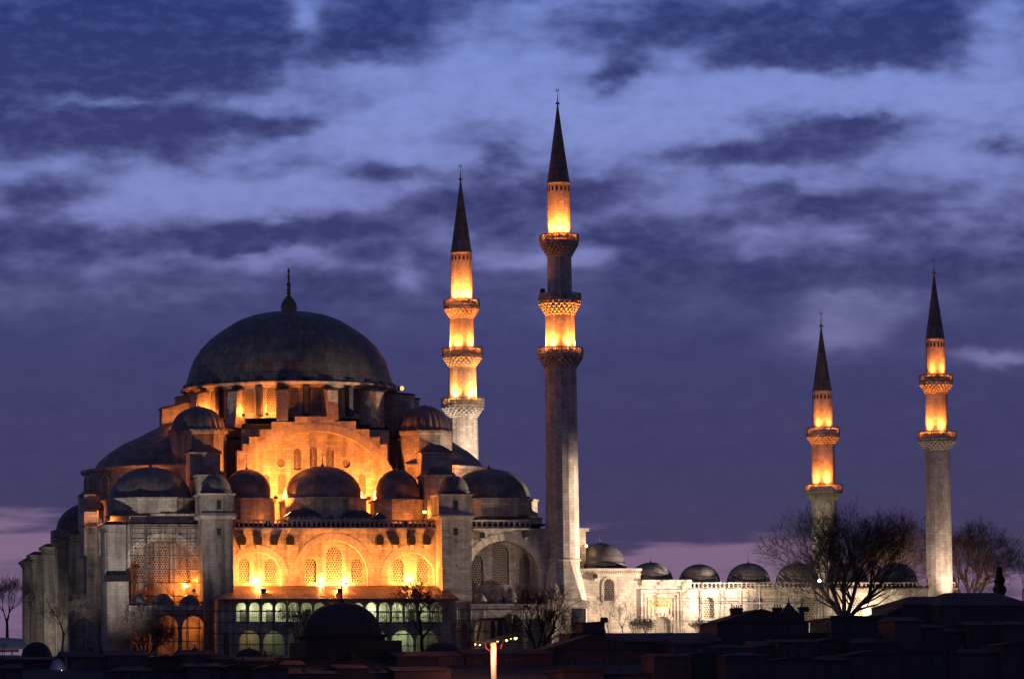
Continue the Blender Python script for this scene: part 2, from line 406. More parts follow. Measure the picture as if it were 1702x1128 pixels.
def circle(cx, cz, r, n=20): return [(cx + r * math.cos(2 * PI * k / n), cz + r * math.sin(2 * PI * k / n)) for k in range(n)]
ORANGE = (1.0, .265, .043); AMBER = (1.0, .35, .075); WARM = (1.0, .75, .56); GREENISH = (.86, 1.0, .60)
def finial_prof(h, k=1.0):
    p = [(.0, 0), (.34, 0), (.40, .06), (.36, .12), (.12, .20), (.07, .26), (.10, .30), (.16, .34), (.10, .38), (.05, .42), (.09, .47), (.13, .51), (.08, .55),
         (.04, .60), (.07, .66), (.10, .69), (.05, .73), (.03, .80), (.03, .92), (.0, 1.0)]
    return [(r * h * .42 * k, z * h) for r, z in p]
def finial(parent, c, h, mat='gilt_dark', k=1.0, crescent=False):
    m = MB(); m.lathe(finial_prof(h, k), 8, (0, 0, 0), 0, True)
    if crescent:
        rr = h * .085
        m.tube([(rr * math.sin(a), 0, h * .97 + rr - rr * math.cos(a)) for a in [rad(q) for q in range(-150, 151, 25)]], h * .016, n=4)
    return m.build('finial', mat, parent, c)
# ------------------------------------------------------------------ ground
def ground_z(x, y):
    if y > -14: return -3.6
    t = min(1, (-14 - y) / 200); return -3.6 - 21.5 * (t * t * (3 - 2 * t)) 
m = MB(); xs = [-9000, -3000, -900, -400, -250] + list(range(-200, 260, 20)) + [300, 450, 900, 3000, 9000]
ys = [-3000, -1500, -900, -700, -500, -400, -300] + list(range(-260, 121, 10)) + [200, 400, 900, 3000, 9000]
vs = [(x, y, ground_z(x, y) - .002 * max(0, abs(x) - 250) ** .9) for y in ys for x in xs]; nx = len(xs)
m.add(vs, [(j * nx + i, j * nx + i + 1, (j + 1) * nx + i + 1, (j + 1) * nx + i) for j in range(len(ys) - 1) for i in range(nx - 1)], None, 0, True)
tag(m.build('ground', 'earth'), kind='structure')
m = MB(); m.box(-60, 130, -13, 75, -3.9, -3.5); tag(m.build('paved_terrace', 'paving'), kind='structure')
GZ = -3.5
# ------------------------------------------------------------------ the mosque
mosque = thing('mosque', (0, 29, GZ), 'great domed stone mosque with floodlit arches, half domes and grey lead roofs', 'mosque')
def part(m, name, mats, **k): return m.build(name, mats, mosque, **k)
WINCACHE = {}
def window(parent, cx, z0, z1, w, y, kind='arch', rotz=0.0, xy=None, mat='grille', frame=True, group=None):
    """pierced plaster grille in an arched stone surround; w full width, the opening stands at y (or at xy, turned by rotz)"""
    key = (round(w, 2), round(z1 - z0, 2), kind, mat, frame)
    loc = (cx, y, z0) if xy is None else (xy[0], xy[1], z0)
    if key in WINCACHE:
        return copy_part(WINCACHE[key], parent, loc, rotz)
    h = z1 - z0; hw = w / 2; m = MB()
    if kind == 'round': out = circle(0, h / 2, hw); outer = circle(0, h / 2, hw + .22)
    else:
        rise = min(hw * 1.12, h * .5); out = arch(0, 0, h - rise, hw, rise, 8)
        outer = arch(0, -.12, h - rise, hw + .2, rise + .24, 8)
    m.prism(out, 'y', 0.0, .06)
    o = m.build('window', mat, parent, loc, rotz)
    if frame:
        f = MB(); f.panel(outer, [out], -.10, .10); f.build('window_frame', 'voussoir', o, (0, 0, 0), local=True)
    WINCACHE[key] = o
    return o
def px_window(parent, px, py0, py1, pw, v, **k):
    x, z1 = F(px, py0, v); z0 = F(px, py1, v)[1]; return window(parent, x, z0, z1, pw * S(x, v), v, **k)
ZR = ZZ(868, 0)                                        # flat lead roof level behind the balustrade
XL, XR = XX(208, 0), XX(906, 0) + .3
Vc = 29.0; XC = XX(481, Vc, 640)
# --- core block and flat roof
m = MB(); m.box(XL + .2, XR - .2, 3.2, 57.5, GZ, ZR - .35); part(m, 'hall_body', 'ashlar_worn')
m = MB(); m.box(XL - .3, XR, 0.9, 58, ZR - .34, ZR - .05); part(m, 'aisle_roof', 'lead_dark')
# --- facade bays: front slab with arched recesses, recess wall 1.3 m behind with windows let into it
def facade_bay(name, x0, x1, z1, arches, mat, zbot=GZ, depth=1.35, yf=0.0):
    """arches: (cx, z0, zs, half width, rise, [windows (cx, z0, z1, w)])"""
    fm = MB(); holes = [arch(a[0], a[1], a[2], a[3], a[4], 14) for a in arches]
    fm.panel([(x0, zbot), (x1, zbot), (x1, z1), (x0, z1)], holes, yf, yf + depth, back=False)
    wall = part(fm, name, mat)
    for a in arches:
        rm = MB(); whs = []
        for (wx, wz0, wz1, ww) in a[5]:
            h = wz1 - wz0; hw = ww / 2; rise = min(hw * 1.12, h * .5)
            whs.append(arch(wx, wz0, wz1 - rise, hw, rise, 8))
        zt = a[2] + a[4] + .3
        rm.panel([(a[0] - a[3] - .2, a[1] - .05), (a[0] + a[3] + .2, a[1] - .05), (a[0] + a[3] + .2, zt), (a[0] - a[3] - .2, zt)], whs, yf + depth, yf + depth + .4, back=False)
        part(rm, 'recess_wall', mat)
        for (wx, wz0, wz1, ww) in a[5]: window(mosque, wx, wz0, wz1, ww, yf + depth + .28, mat='grille', frame=False)
        bm = MB()                                       # voussoir band standing just proud of the wall
        inn = arc(a[0], a[2], a[3] + .02, a[4] + .02, 14); out = arc(a[0], a[2], a[3] + 1.0, a[4] + 1.0, 14); n = len(inn)
        if not name.startswith('plain'):
            for i in range(n - 1):
                q = [inn[i], out[i], out[i + 1], inn[i + 1]]; e = .035 if i % 2 else .06
                bm.prism(q, 'y', yf - e, yf + .1)
            part(bm, 'arch_band', 'voussoir')
    return wall
def pxa(cxp, yb, ys, yap, wl, wr, v, wins, dep=1.35):              # arch measured in photo pixels; windows px, y0, y1, width
    x0, z0 = F(wl, yb, v); x1, _ = F(wr, yb, v); cx = (x0 + x1) / 2
    zs = F(cxp, ys, v)[1]; zap = F(cxp, yap, v)[1]; vw = v + dep
    ws = []
    for (px, y0, y1, w) in wins:
        x, za = F(px, y0, vw); zb = F(px, y1, vw)[1]; ws.append((x, zb, za, w * S(x, vw)))
    return (cx, z0, zs, (x1 - x0) / 2, zap - zs, ws)
zcor = ZZ(877, 0)
cen = [pxa(428, 974, 956, 917.5, 389.5, 467.5, 0, [(405.7, 928, 967.5, 18), (448.7, 928, 967.5, 18)]),
       pxa(554.5, 974, 955, 897, 499, 612, 0, [(516.4, 927, 967.5, 18.5), (555, 908, 967.5, 27), (593, 927, 967.5, 18.5)]),
       pxa(683.5, 974, 956, 917.5, 645, 722, 0, [(661.5, 928, 967.5, 18.5), (702.5, 928, 967.5, 18.5)])]
facade_bay('central_facade', XX(380, 0), XX(742, 0), zcor, cen, 'ashlar')
lft = [pxa(272, 986, 950, 897, 215.5, 333.5, 0.4, [(231.5, 923, 967.5, 18), (268.5, 910, 967.5, 28), (308.5, 927, 967.5, 18)])]
facade_bay('left_facade', XX(206, 0.4), XX(345, .4), ZZ(872, .4, 270), lft, 'ashlar_worn', yf=.4)
rgt = [pxa(836, 1008, 955, 898.5, 781, 896, 0, [(793.5, 923, 969, 19.5), (832, 905, 970, 28), (872, 923, 969, 19.5)], 2.7)]
facade_bay('right_facade', XX(780, 0), XX(915, 0), zcor, rgt, 'ashlar', depth=2.7)
# cornices and balustrades
def cornice(x0, x1, z, y=0.0, name='cornice', mat='ashlar_pale', h=.55):
    m = MB()
    m.box(x0, x1, y - .55, y + .4, z + h * .62, z + h); m.box(x0, x1, y - .38, y + .3, z + h * .3, z + h * .6); m.box(x0, x1, y - .20, y + .2, z, z + h * .28)
    return part(m, name, mat)
cornice(XX(389, 0), XX(731, 0), ZZ(884, 0)); cornice(XX(786, 0), XX(884, 0), ZZ(884, 0))
cornice(XX(213, .4), XX(337, .4), ZZ(876, .4, 270), .4, mat='ashlar_worn', h=.4)
def balustrade(parent, name, x0, x1, z0, z1, y, step, mat, pw=.2):
    m = MB(); m.box(x0, x1, y - .18, y + .18, z1 - .16, z1); m.box(x0, x1, y - .16, y + .16, z0, z0 + .14)
    n = max(2, int((x1 - x0) / step))
    for k in range(n + 1):
        x = x0 + (x1 - x0) * k / n; wv = pw if k % 8 else pw * 1.9
        xa = max(x0, x - wv / 2); xb = min(x1, x + wv / 2)
        m.box(xa, xb, y - .10, y + .10, z0 + .14, z1 - .16)
    return m.build(name, mat, parent)
balustrade(mosque, 'balustrade', XX(389, .1), XX(726, .1), ZZ(876.5, .1), ZZ(863.5, .1), .1, .66, 'ashlar_pale')
balustrade(mosque, 'balustrade', XX(783, .1), XX(882, .1), ZZ(876, .1, 830), ZZ(864, .1, 830), .1, .72, 'ashlar_pale')
# dark boxed waterspouts on pale corbels
def spout(px, py, v=0.0, s=1.0, parent=None):
    x, z = F(px, py, v); m = MB(); h = .66 * s; w = .50 * s
    prof = [(-w, -h * .75), (-w * .55, -h), (w * .55, -h), (w, -h * .75), (w, h * .55), (w * .5, h * .95), (0, h * 1.08), (-w * .5, h * .95), (-w, h * .55)]
    m.prism([(a, b) for a, b in prof], 'y', -1.0 * s, 0.02)
    o = m.build('waterspout', 'black', parent or mosque, (x, v, z))
    c = MB(); c.taper(-.22 * s, .22 * s, -.75 * s, .02, -h - .55 * s, -h - .02, -.05, -.1); c.build('corbel', 'ashlar_pale', o, (0, 0, 0), local=True)
for px in (401, 427.5, 454, 481, 629.7, 655.5, 682.5, 708): spout(px, 897.5)
for px, py in ((801, 889), (874, 888)): spout(px, py, 0, .62)
# --- great buttresses of the facade with domed turrets
def small_dome(parent, name, c, R, H, seg=24, mat='lead', flute=None, eave=.18, fin=None, pts=None):
    m = MB()
    prof = [(R + eave, -.25), (R + eave, -.05), (R + .02, 0)]
    for k in range(1, 13):
        t = k / 12 * PI / 2; prof.append((R * math.cos(t) ** .95 if k < 12 else 0.02, H * math.sin(t)))
    m.lathe(prof, seg * 2, (0, 0, 0), 0, True, seg, 1.15, flute=flute)
    d = m.build(name, mat, parent, c)
    if fin:
        f = MB(); f.lathe(finial_prof(fin, .62), 8, (0, 0, 0), 0, True); o = f.build('finial', 'gilt_dark', d, (0, 0, H - .12 - fin * .0), local=True)
    return d
def buttress(pl, pr, tl, tr, dome, wpx):
    v0 = -4.2; x0, x1 = XX(pl, v0), XX(pr, v0); zc = ZZ(861, v0, (pl + pr) / 2)
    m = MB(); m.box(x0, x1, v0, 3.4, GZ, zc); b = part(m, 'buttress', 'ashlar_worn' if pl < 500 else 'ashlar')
    def slit(px, ya, yb, w, v, par, nm):
        x, z1 = F(px, ya, v); z0 = F(px, yb, v)[1]; q = MB(); hw = w * S(x, v) / 2
        q.box(x - hw, x + hw, v - .012, v + .1, z0, z1); q.build(nm, 'dark_opening', par)
    slit(wpx, 877, 889, 6.6, v0, b, 'slit_window'); slit(wpx + 1, 898, 901, 1.3, v0, b, 'slit_window'); slit(wpx + 1, 937, 942, 1.3, v0, b, 'slit_window')
    m = MB(); zt = ZZ(853.5, v0, 360)
    m.box(x0 - .35, x1 + .35, v0 - .35, 3.6, zc, zc + .34); m.taper(x0 - .5, x1 + .5, v0 - .5, 3.8, zc + .34, zt + .1, .25, .25)
    part(m, 'buttress_cornice', 'ashlar_pale')
    x0, x1 = XX(tl, v0), XX(tr, v0); z1 = ZZ(822, v0, 360)
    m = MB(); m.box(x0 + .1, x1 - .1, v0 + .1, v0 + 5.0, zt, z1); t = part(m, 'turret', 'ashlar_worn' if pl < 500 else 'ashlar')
    slit(wpx, 831, 846, 7, v0 + .1, t, 'turret_window')
    m = MB(); m.box(x0 - .12, x1 + .12, v0 - .12, v0 + 5.2, z1, z1 + .22); part(m, 'turret_cornice', 'ashlar_pale')
    cxp, ytop, yb, r = dome; vd = v0 + 2.5; x, zb = F(cxp, yb, vd); zt2 = F(cxp, ytop, vd)[1]; R = r * S(x, vd)
    m = MB(); m.lathe([(R + .05, z1 + .2), (R + .05, zb - .2)], 16, (x, vd, 0)); part(m, 'turret_drum', 'lead_dark')
    small_dome(mosque, 'turret_dome', (x, vd, zb), R, zt2 - zb, 20, 'lead', fin=2.0)
buttress(337.5, 387.5, 333, 390.5, (359, 789.5, 815, 24.5), 364)
buttress(734.5, 784, 729, 786, (754.5, 790, 816, 24.5), 758)
# stepped masonry climbing from each turret to the weight towers
for cx, lit in ((341, 'ashlar'), (722, 'ashlar')):
    sgn = -1 if cx < 500 else 1
    for (dx, hw, y0, y1, va, vb) in (((0 if sgn < 0 else 5), 25, 754, 800, 9.5, 14), (10 if sgn < 0 else 10, 22, 791, 868, 3.2, 9.5)):
        x0, x1 = XX(cx + dx - hw, va, 780), XX(cx + dx + hw, va, 780); z1 = ZZ(y0, va, cx); z0 = ZR - .3
        m = MB(); m.box(x0, x1, va, vb, z0, z1); part(m, 'stepped_pier', lit)
        m = MB(); m.box(x0 - .25, x1 + .25, va - .25, vb, z1, z1 + .22, 1); m.taper(x0 - .3, x1 + .3, va - .3, vb + .6, z1 + .22, z1 + 1.4, 1.6, 1.9, 0, .7)
        part(m, 'pier_roof', ['lead_dark', 'ashlar_pale'])
# --- dome above a polygonal drum on the aisles
def aisle_dome(px, pytop, pyb, rpx, rdl, drum_bot, v, fin, n=8, mat='lead_red', rot=PI / 8, dmat='ashlar'):
    x, zb = F(px, pyb, v); zt = F(px, pytop, v)[1]; s = S(x, v); R = rpx * s; Rd = rdl * s / math.cos(PI / n) * .99
    m = MB(); m.lathe([(Rd, ZR - .1), (Rd, zb - .45), (Rd + .22, zb - .40), (Rd + .22, zb - .12), (R - .1, zb - .02)], n, (x, v, 0), rot=rot)
    part(m, 'dome_drum', dmat)
    return small_dome(mosque, 'aisle_dome', (x, v, zb + .05), R, zt - zb - .05, int(R * 7), mat, eave=.22, fin=fin)
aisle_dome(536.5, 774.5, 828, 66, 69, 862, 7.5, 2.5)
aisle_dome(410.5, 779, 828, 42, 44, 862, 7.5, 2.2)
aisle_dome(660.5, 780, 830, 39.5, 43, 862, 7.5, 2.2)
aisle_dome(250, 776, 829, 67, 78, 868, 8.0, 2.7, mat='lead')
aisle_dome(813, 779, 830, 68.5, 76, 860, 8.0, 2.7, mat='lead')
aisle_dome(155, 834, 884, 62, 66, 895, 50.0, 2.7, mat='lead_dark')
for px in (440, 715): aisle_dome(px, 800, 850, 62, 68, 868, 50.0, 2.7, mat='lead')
# lead-roofed porches and low blocks at the foot of the drums
def lowblock(pl, pr, y0, y1, va, vb, roofh=.9, mat='ashlar', inset=1.2):
    x0, x1 = XX(pl, va, y1), XX(pr, va, y1); z1 = ZZ(y0, va, (pl + pr) / 2); z0 = ZZ(y1, va, (pl + pr) / 2)
    m = MB(); m.box(x0, x1, va, vb, z0, z1); part(m, 'low_block', mat)
    m = MB(); m.taper(x0 - .3, x1 + .3, va - .35, vb + .3, z1 + .003, z1 + roofh, inset, min(inset, (vb - va) * .45), 0, .7); part(m, 'low_block_roof', 'lead_dark')
lowblock(479, 531, 857, 870, 1.3, 3.6); lowblock(571, 618, 858, 870, 1.3, 3.6); lowblock(622, 640, 861, 870, 1.3, 3.0)
lowblock(183, 246, 857, 869, 1.5, 5); lowblock(268, 326, 853, 868, 1.6, 5, .7)
lowblock(793, 901, 861, 872, 1.0, 8, 1.0, 'ashlar', 3.0)
px_window(mosque, 549.5, 855, 871, 11, 1.75, frame=False, mat='grille_fine')
# --- tympanum: stepped gable wall with a deep arch, windows, roundels
VT = 13.2
def TP(px, py): return F(px, py, VT)
steps = [(394, 880), (394, 748.5), (403.5, 748.5), (403.5, 737.5), (414, 737.5), (414, 725.5), (431.7, 725.5), (431.7, 713), (453.3, 713), (453.3, 700.5), (490.5, 700.5), (490.5, 691.7),
         (557.5, 691.7), (557.5, 700), (591.5, 700), (591.5, 713), (614.3, 713), (614.3, 726), (631.3, 726), (631.3, 738), (643.8, 738), (643.8, 880)]
outer = [TP(*p) for p in reversed(steps)]
xa, _ = TP(409, 800); xb, _ = TP(646, 800); cxT = TP(526.5, 800)[0]; zsT = TP(526, 815)[1]; zaT = TP(526, 716)[1]; hwT = (xb - xa) / 2
m = MB(); m.panel(outer, [arch(cxT, TP(526, 876)[1], zsT, hwT, zaT - zsT, 24)], VT, VT + 1.25, back=False); part(m, 'stepped_gable', 'ashlar')
m = MB(); inn = arc(cxT, zsT, hwT + .02, zaT - zsT + .02, 20); out = arc(cxT, zsT, hwT + 1.25, zaT - zsT + 1.15, 20)
for i in range(len(inn) - 1): m.prism([inn[i], out[i], out[i + 1], inn[i + 1]], 'y', VT - (.015 if i % 2 else .035), VT + .1)
part(m, 'arch_band', 'voussoir')
tw = [(494.4, 744.5, 780.5, 12.6), (521, 741.5, 780.5, 12.6), (548.5, 744.5, 780.5, 12.6), (442.7, 788, 821, 11.8), (468, 788, 821, 11.8), (494, 788, 821, 11.8), (549, 788, 821, 11.8), (577, 788, 821, 11.8), (602, 788, 821, 11.8)]
whs = []; vb = VT + 1.25
for (px, y0, y1, w) in tw:
    x, z1 = F(px, y0, vb); z0 = F(px, y1, vb)[1]; hw = w * S(x, vb) / 2; whs.append((x, z0, z1, hw))
rounds = [(467, 769, 7.2), (575.5, 770, 7.2)]; rh = []
for (px, py, r) in rounds:
    x, z = F(px, py, vb); rh.append((x, z, r * S(x, vb)))
holes = [arch(x, z0, z1 - hw * 1.12, hw, hw * 1.12, 8) for (x, z0, z1, hw) in whs] + [circle(x, z, r) for x, z, r in rh]
m = MB(); zb0 = TP(526, 878)[1]
m.panel([(xa - .4, zb0), (xb + .4, zb0), (xb + .4, zaT + .3), (xa - .4, zaT + .3)], holes, vb, vb + .35, back=False); part(m, 'tympanum', 'ashlar')
for (x, z0, z1, hw) in whs: window(mosque, x, z0, z1, 2 * hw, vb + .26, mat='grille_fine', frame=False)
for (x, z, r) in rh: window(mosque, x, z - r, z + r, 2 * r, vb + .22, 'round', mat='grille_fine', frame=False)
for (x, z, r) in rh:
    m = MB(); m.panel(circle(x, z, r + .28), [circle(x, z, r)], vb - .05, vb + .05); part(m, 'roundel_frame', 'voussoir')
# lead-sheeted stepped mass behind the gable, and the square base under the drum
zs_ = [(-18.5, 752), (-17, 726), (-14, 713), (-10, 700)]
m = MB()
for ki, (hx, py) in enumerate(zs_):
    m.box(XC - abs(hx) + 1.0, XC + abs(hx) - 1.0, VT + 1.9 + .05 * ki, 2 * Vc - VT - 1.9 - .05 * ki, ZR - .1, ZZ(py, VT + 1, 526) - .3)
part(m, 'lead_shoulder', 'lead_black')
zD0 = ZZ(690, Vc - 14, 480)
m = MB(); m.lathe([(19.5, ZZ(745, 12, 480)), (18.0, ZZ(716, 12, 480)), (15.6, zD0)], 32, (XC, Vc, 0), 0, False, 60, 1.2, sy=.70); part(m, 'drum_base', 'lead_dark')
m = MB(); m.box(XC - 18.8, XC + 18.8, Vc - 11.5, Vc + 11.5, ZR, ZZ(722, 16, 480)); part(m, 'great_piers', 'ashlar_worn')
for (pa, pb) in ((368, 399), (640, 676)):
    m = MB(); m.box(XX(pa, 15.2, 740), XX(pb, 15.2, 740), 15.2, 18, ZR, ZZ(728, 15.2, 520)); part(m, 'pier_wall', 'ashlar_worn')
# --- main drum with windows and flying buttresses
zD1 = ZZ(640, Vc - 14.5, 481); RD = 14.25; NW = 28; A0 = rad(-104)      # angle of a window gap centre facing the camera
m = MB(); m.lathe([(RD, zD0 - .3), (RD, zD1)], NW, (XC, Vc, 0), rot=A0 + PI / NW * 0); part(m, 'drum', 'ashlar')
zc0, zc1 = ZZ(637, Vc - 15, 481), ZZ(628, Vc - 16, 481)
m = MB(); prof = [(RD, zD1 - .25), (RD + .5, zD1 - .2), (RD + .6, zD1 + .1), (RD + 1.25, zD1 + .25), (RD + 1.35, zD1 + .55), (RD + .3, zD1 + .75)]
m.lathe(prof, 84, (XC, Vc, 0), flute=(NW, .012)); part(m, 'drum_cornice', 'ashlar')
for k in range(NW):
    a = A0 + 2 * PI * (k + .5) / NW
    r = RD * math.cos(PI / NW) + .03
    px, py = XC + r * math.cos(a), Vc + r * math.sin(a)
    if math.sin(a) > .5: continue
    window(mosque, 0, zD0 + .45, zD0 + 4.05, 1.42, 0, rotz=a + PI / 2, xy=(px, py), mat='grille_fine')
for k in range(NW):
    a = A0 + 2 * PI * k / NW; ca, sa = math.cos(a), math.sin(a)
    big = (k % 2 == 0)
    R1 = (15.9 + (2.9 * ca ** 1.5 if ca > 0 else .5 * -ca)) if big else RD + .95; bat = (.9 if ca < -.1 else .15) if big else 0
    w = .78 if big else .34; rI = RD - .3
    zt_in, zt_out = (zD1 - .22, zD1 - (.8 if big else .3)); zb = zD0 - (.3 if big else .0)
    if big: zb -= 2.2 * abs(ca)
    m = MB(); q = [(rI, zb), (R1 + bat, zb), (R1, zt_out), (rI, zt_in)]
    def tr(r, t, z): return (r * ca - t * sa, r * sa + t * ca, z - zb)
    for (w2, off, mat, qq) in ((w, 0, 0, q), (w + .16, .003, 1, [(rI, zt_in + .003), (R1 + .16, zt_out + .003), (R1 + .16, zt_out + .2), (rI, zt_in + .2)])):
        vs = [tr(r, -w2, z) for r, z in qq] + [tr(r, w2, z) for r, z in qq]
        m.add(vs, [(0, 1, 2, 3), (7, 6, 5, 4), (1, 5, 6, 2), (2, 6, 7, 3), (0, 4, 5, 1), (0, 3, 7, 4)], [[(v[0], v[2])  for v in (vs[i] for i in f)] for f in [(0, 1, 2, 3), (7, 6, 5, 4), (1, 5, 6, 2), (2, 6, 7, 3), (0, 4, 5, 1), (0, 3, 7, 4)]], mat)
    m.build('drum_buttress', ['ashlar' if big else 'lead_dark', 'lead_dark'], mosque, (XC, Vc, zb))
x0 = XX(267, Vc, 700); zq = ZZ(678, Vc, 280)
m = MB(); m.prism([(x0, zD0 - 4), (x0 + 4.5, zD0 - 4), (x0 + 4.5, zq + .9), (x0, zq - .3)], 'y', Vc - 1.2, Vc + 1.2); part(m, 'shoulder_block', 'ashlar')
m = MB(); m.prism([(x0 - .15, zq - .29), (x0 + 4.5, zq + .91), (x0 + 4.5, zq + 1.15), (x0 - .15, zq)], 'y', Vc - 1.35, Vc + 1.35); part(m, 'shoulder_roof', 'lead_dark')
# --- main dome, measured profile
pr = [(171, 635), (170, 630), (166, 616), (160, 600), (147, 580), (131, 564), (115, 552), (88, 535), (75, 529.5), (62, 525), (40, 520.5), (20, 518.5), (0, 518)]
s0 = S(XC, Vc); prof = [(RD + 1.0, zD1 + .5), (RD + 1.0, zD1 + .75)]
zb0 = ZZ(635, Vc, 481)
for r, py in pr: prof.append((max(r * s0, .02), ZZ(py, Vc, 481)))
prof = [p for p in prof if p[1] >= zD1 + .45]
# the seen outline of a dome leans back with the view: keep heights, close the base onto the cornice
m = MB(); m.lathe(prof, 128, (0, 0, -zb0), 0, True, 128, 1.55); dome = part(m, 'main_dome', 'lead', loc=(XC, Vc, zb0))
ztop = prof[-1][1]
fm = MB()
fpts = [(506.5 - 480.5, 519), (13, 518), (14.3, 512), (13, 505), (9, 498), (4.5, 493), (2.2, 490), (4, 488), (4, 486), (2, 484), (4.2, 482.5), (2.4, 480), (3.6, 478), (2, 476), (3.6, 474), (3.8, 472), (1.8, 469), (1.4, 462), (3, 460.5), (1.6, 459), (1.3, 454), (2.3, 451), (1.6, 447), (.2, 446)]
fm.lathe([(max(0.01, r * s0 * (.97 if i else .5)), ZZ(py, Vc, 481)) for i, (r, py) in enumerate(fpts)], 16, (0, 0, -ztop), 0, True, flute=(16, .05))
fm.build('finial', 'gilt_dark', dome, (0, 0, ztop - zb0), local=True)
# lead steps round the foot of the dome
m = MB()
for k in range(NW):
    a = A0 + 2 * PI * k / NW; ca, sa = math.cos(a), math.sin(a); r0, r1, w = RD - .6, RD + 1.15, .55
    vs = []
    for (r, z) in ((r0, zD1 + .7), (r1, zD1 + .62), (r1 - .1, zD1 + 1.05), (r0, zD1 + 1.75)):
        for t in (-w, w): vs.append((XC + r * ca - t * sa, Vc + r * sa + t * ca, z))
    m.add(vs, [(0, 2, 4, 6), (1, 7, 5, 3), (2, 3, 5, 4), (4, 5, 7, 6), (0, 1, 3, 2)], None, 0)
part(m, 'dome_foot_steps', 'lead_dark')
# --- half domes left and right
hp = [(14.35, 780), (13.7, 768), (12.2, 753), (10.2, 738), (8, 727), (5.2, 710), (3, 702), (0.02, 698)]
for sgn in (-1, 1):
    xc = XC + sgn * 13.8; cpx = 483 + sgn * 158
    prof = [(16.0, ZZ(783, Vc, cpx) - .2), (16.0, ZZ(783, Vc, cpx)), (14.6, ZZ(780.5, Vc, cpx))] + [(r, ZZ(py, Vc, cpx)) for r, py in hp]
    a0 = PI / 2 if sgn < 0 else -PI / 2
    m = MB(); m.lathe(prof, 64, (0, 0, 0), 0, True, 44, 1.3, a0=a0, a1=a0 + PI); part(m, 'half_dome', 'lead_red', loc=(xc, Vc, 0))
    z1 = ZZ(789, Vc, cpx); z0 = ZR - .2
    m = MB(); m.lathe([(15.7, z0), (15.7, z1)], 26, (xc, Vc, 0), a0=a0, a1=a0 + PI); part(m, 'half_dome_drum', 'ashlar')
    m = MB(); m.lathe([(15.7, z1), (16.15, z1 + .12), (16.3, z1 + .5), (15.6, z1 + .55)], 52, (xc, Vc, 0), a0=a0, a1=a0 + PI); part(m, 'half_dome_cornice', 'ashlar_pale')
    for k in range(1, 12):
        a = a0 + PI * k / 13 + PI / 26
        if math.sin(a) > .35: continue
        r = 15.7 * math.cos(PI / 52) + .02
        window(mosque, 0, z1 - 3.4, z1 - .7, 1.15, 0, rotz=a + PI / 2, xy=(xc + r * math.cos(a), Vc + r * math.sin(a)), mat='grille_fine')
# stepped buttresses at the shoulders of the left half dome, low exedra roofs
for (pl, pr_, y0, y1, va, vb) in ((140, 167, 821, 846, 14.5, 21), (140, 163, 850, 872, 10.9, 14.5), (163.5, 172, 848, 872, 8.8, 10.3)):
    x0, x1 = XX(pl, va, y0), XX(pr_, va, y0); z1 = ZZ(y0, va, 150)
    m = MB(); m.box(x0, x1, va, vb, ZR - 4, z1); part(m, 'shoulder_block', 'ashlar')
    m = MB(); m.taper(x0 - .2, x1 + .3, va - .2, vb + .2, z1 + .003, z1 + .8, .9, .9, 0, .7); part(m, 'shoulder_roof', 'lead_dark')
for (pl, pr_, y0, va, vb) in ((786, 802, 800, 14.5, 21),):
    x0, x1 = XX(pl, va, y0), XX(pr_, va, y0); m = MB(); m.box(x0, x1, va, vb, ZR - .2, ZZ(y0 + 25, va, 795)); part(m, 'shoulder_block', 'ashlar')
# --- weight towers: octagons with fluted domes
for (cpx, yt, yb, rp, ydr, yfin, lit) in ((329.5, 675, 715, 44, 790, 661, 0), (705.5, 673, 716, 42, 790, 661.5, 1)):  # lit tower takes paler stone and redder lead: light put into its colour
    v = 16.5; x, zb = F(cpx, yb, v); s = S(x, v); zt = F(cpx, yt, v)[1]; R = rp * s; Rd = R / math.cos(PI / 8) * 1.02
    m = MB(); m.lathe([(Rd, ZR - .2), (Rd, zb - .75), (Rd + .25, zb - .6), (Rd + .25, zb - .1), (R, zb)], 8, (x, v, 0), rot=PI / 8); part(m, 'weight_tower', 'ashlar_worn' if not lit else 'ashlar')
    m = MB(); prof = [(R + .45, -.22), (R + .4, -.02), (R + .05, .12)]
    for k in range(1, 13):
        t = k / 12 * PI / 2; prof.append((max(.02, R * math.cos(t) ** .9), .12 + (zt - zb - .12) * (math.sin(t) * .75 + .25 * k / 12)))
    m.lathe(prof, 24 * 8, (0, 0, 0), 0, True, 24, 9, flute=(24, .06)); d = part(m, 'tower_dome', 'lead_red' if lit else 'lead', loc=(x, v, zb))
    f = MB(); f.lathe(finial_prof((yt - yfin) * s, .8), 8, smooth=True); f.build('finial', 'gilt', d, (0, 0, zt - zb - .1), local=True)
# --- qibla wall on the left with its row of buttress piers
lefts = [(177, 871, -.6), (147, 873, 10.5), (118, 886, 20), (97, 898, 28.5), (76, 908, 37), (55, 921, 46), (42, 932, 54)]
for k, (pl, py, v) in enumerate(lefts):
    x0, zt = F(pl, py, v); x1 = XL + .6 if k else XX(209, v)
    dep = 3.6 if k else 5.5
    m = MB(); m.box(x0, x1, v, v + dep, GZ, zt - 1.1)
    m.box(x0 - .05, x1, v - .05, v + dep + .05, zt - 1.05, zt - .75); m.box(x0 - .25, x1, v - .2, v + dep + .2, zt - .72, zt - .38); m.box(x0 - .5, x1, v - .4, v + dep + .4, zt - .36, zt - .05)
    m.tube([(x0 - .06, v + .35, GZ), (x0 - .06, v + .35, zt - 1.1)], .16, n=6)
    part(m, 'wall_pier', 'ashlar_worn')
    m = MB(); m.taper(x0 - .6, x1 + .2, v - .5, v + dep + .5, zt - .04, zt + .45, .8, .8, 0, .8); part(m, 'pier_cap', 'lead_dark')
m = MB(); zq = ZZ(880, 0, 190)
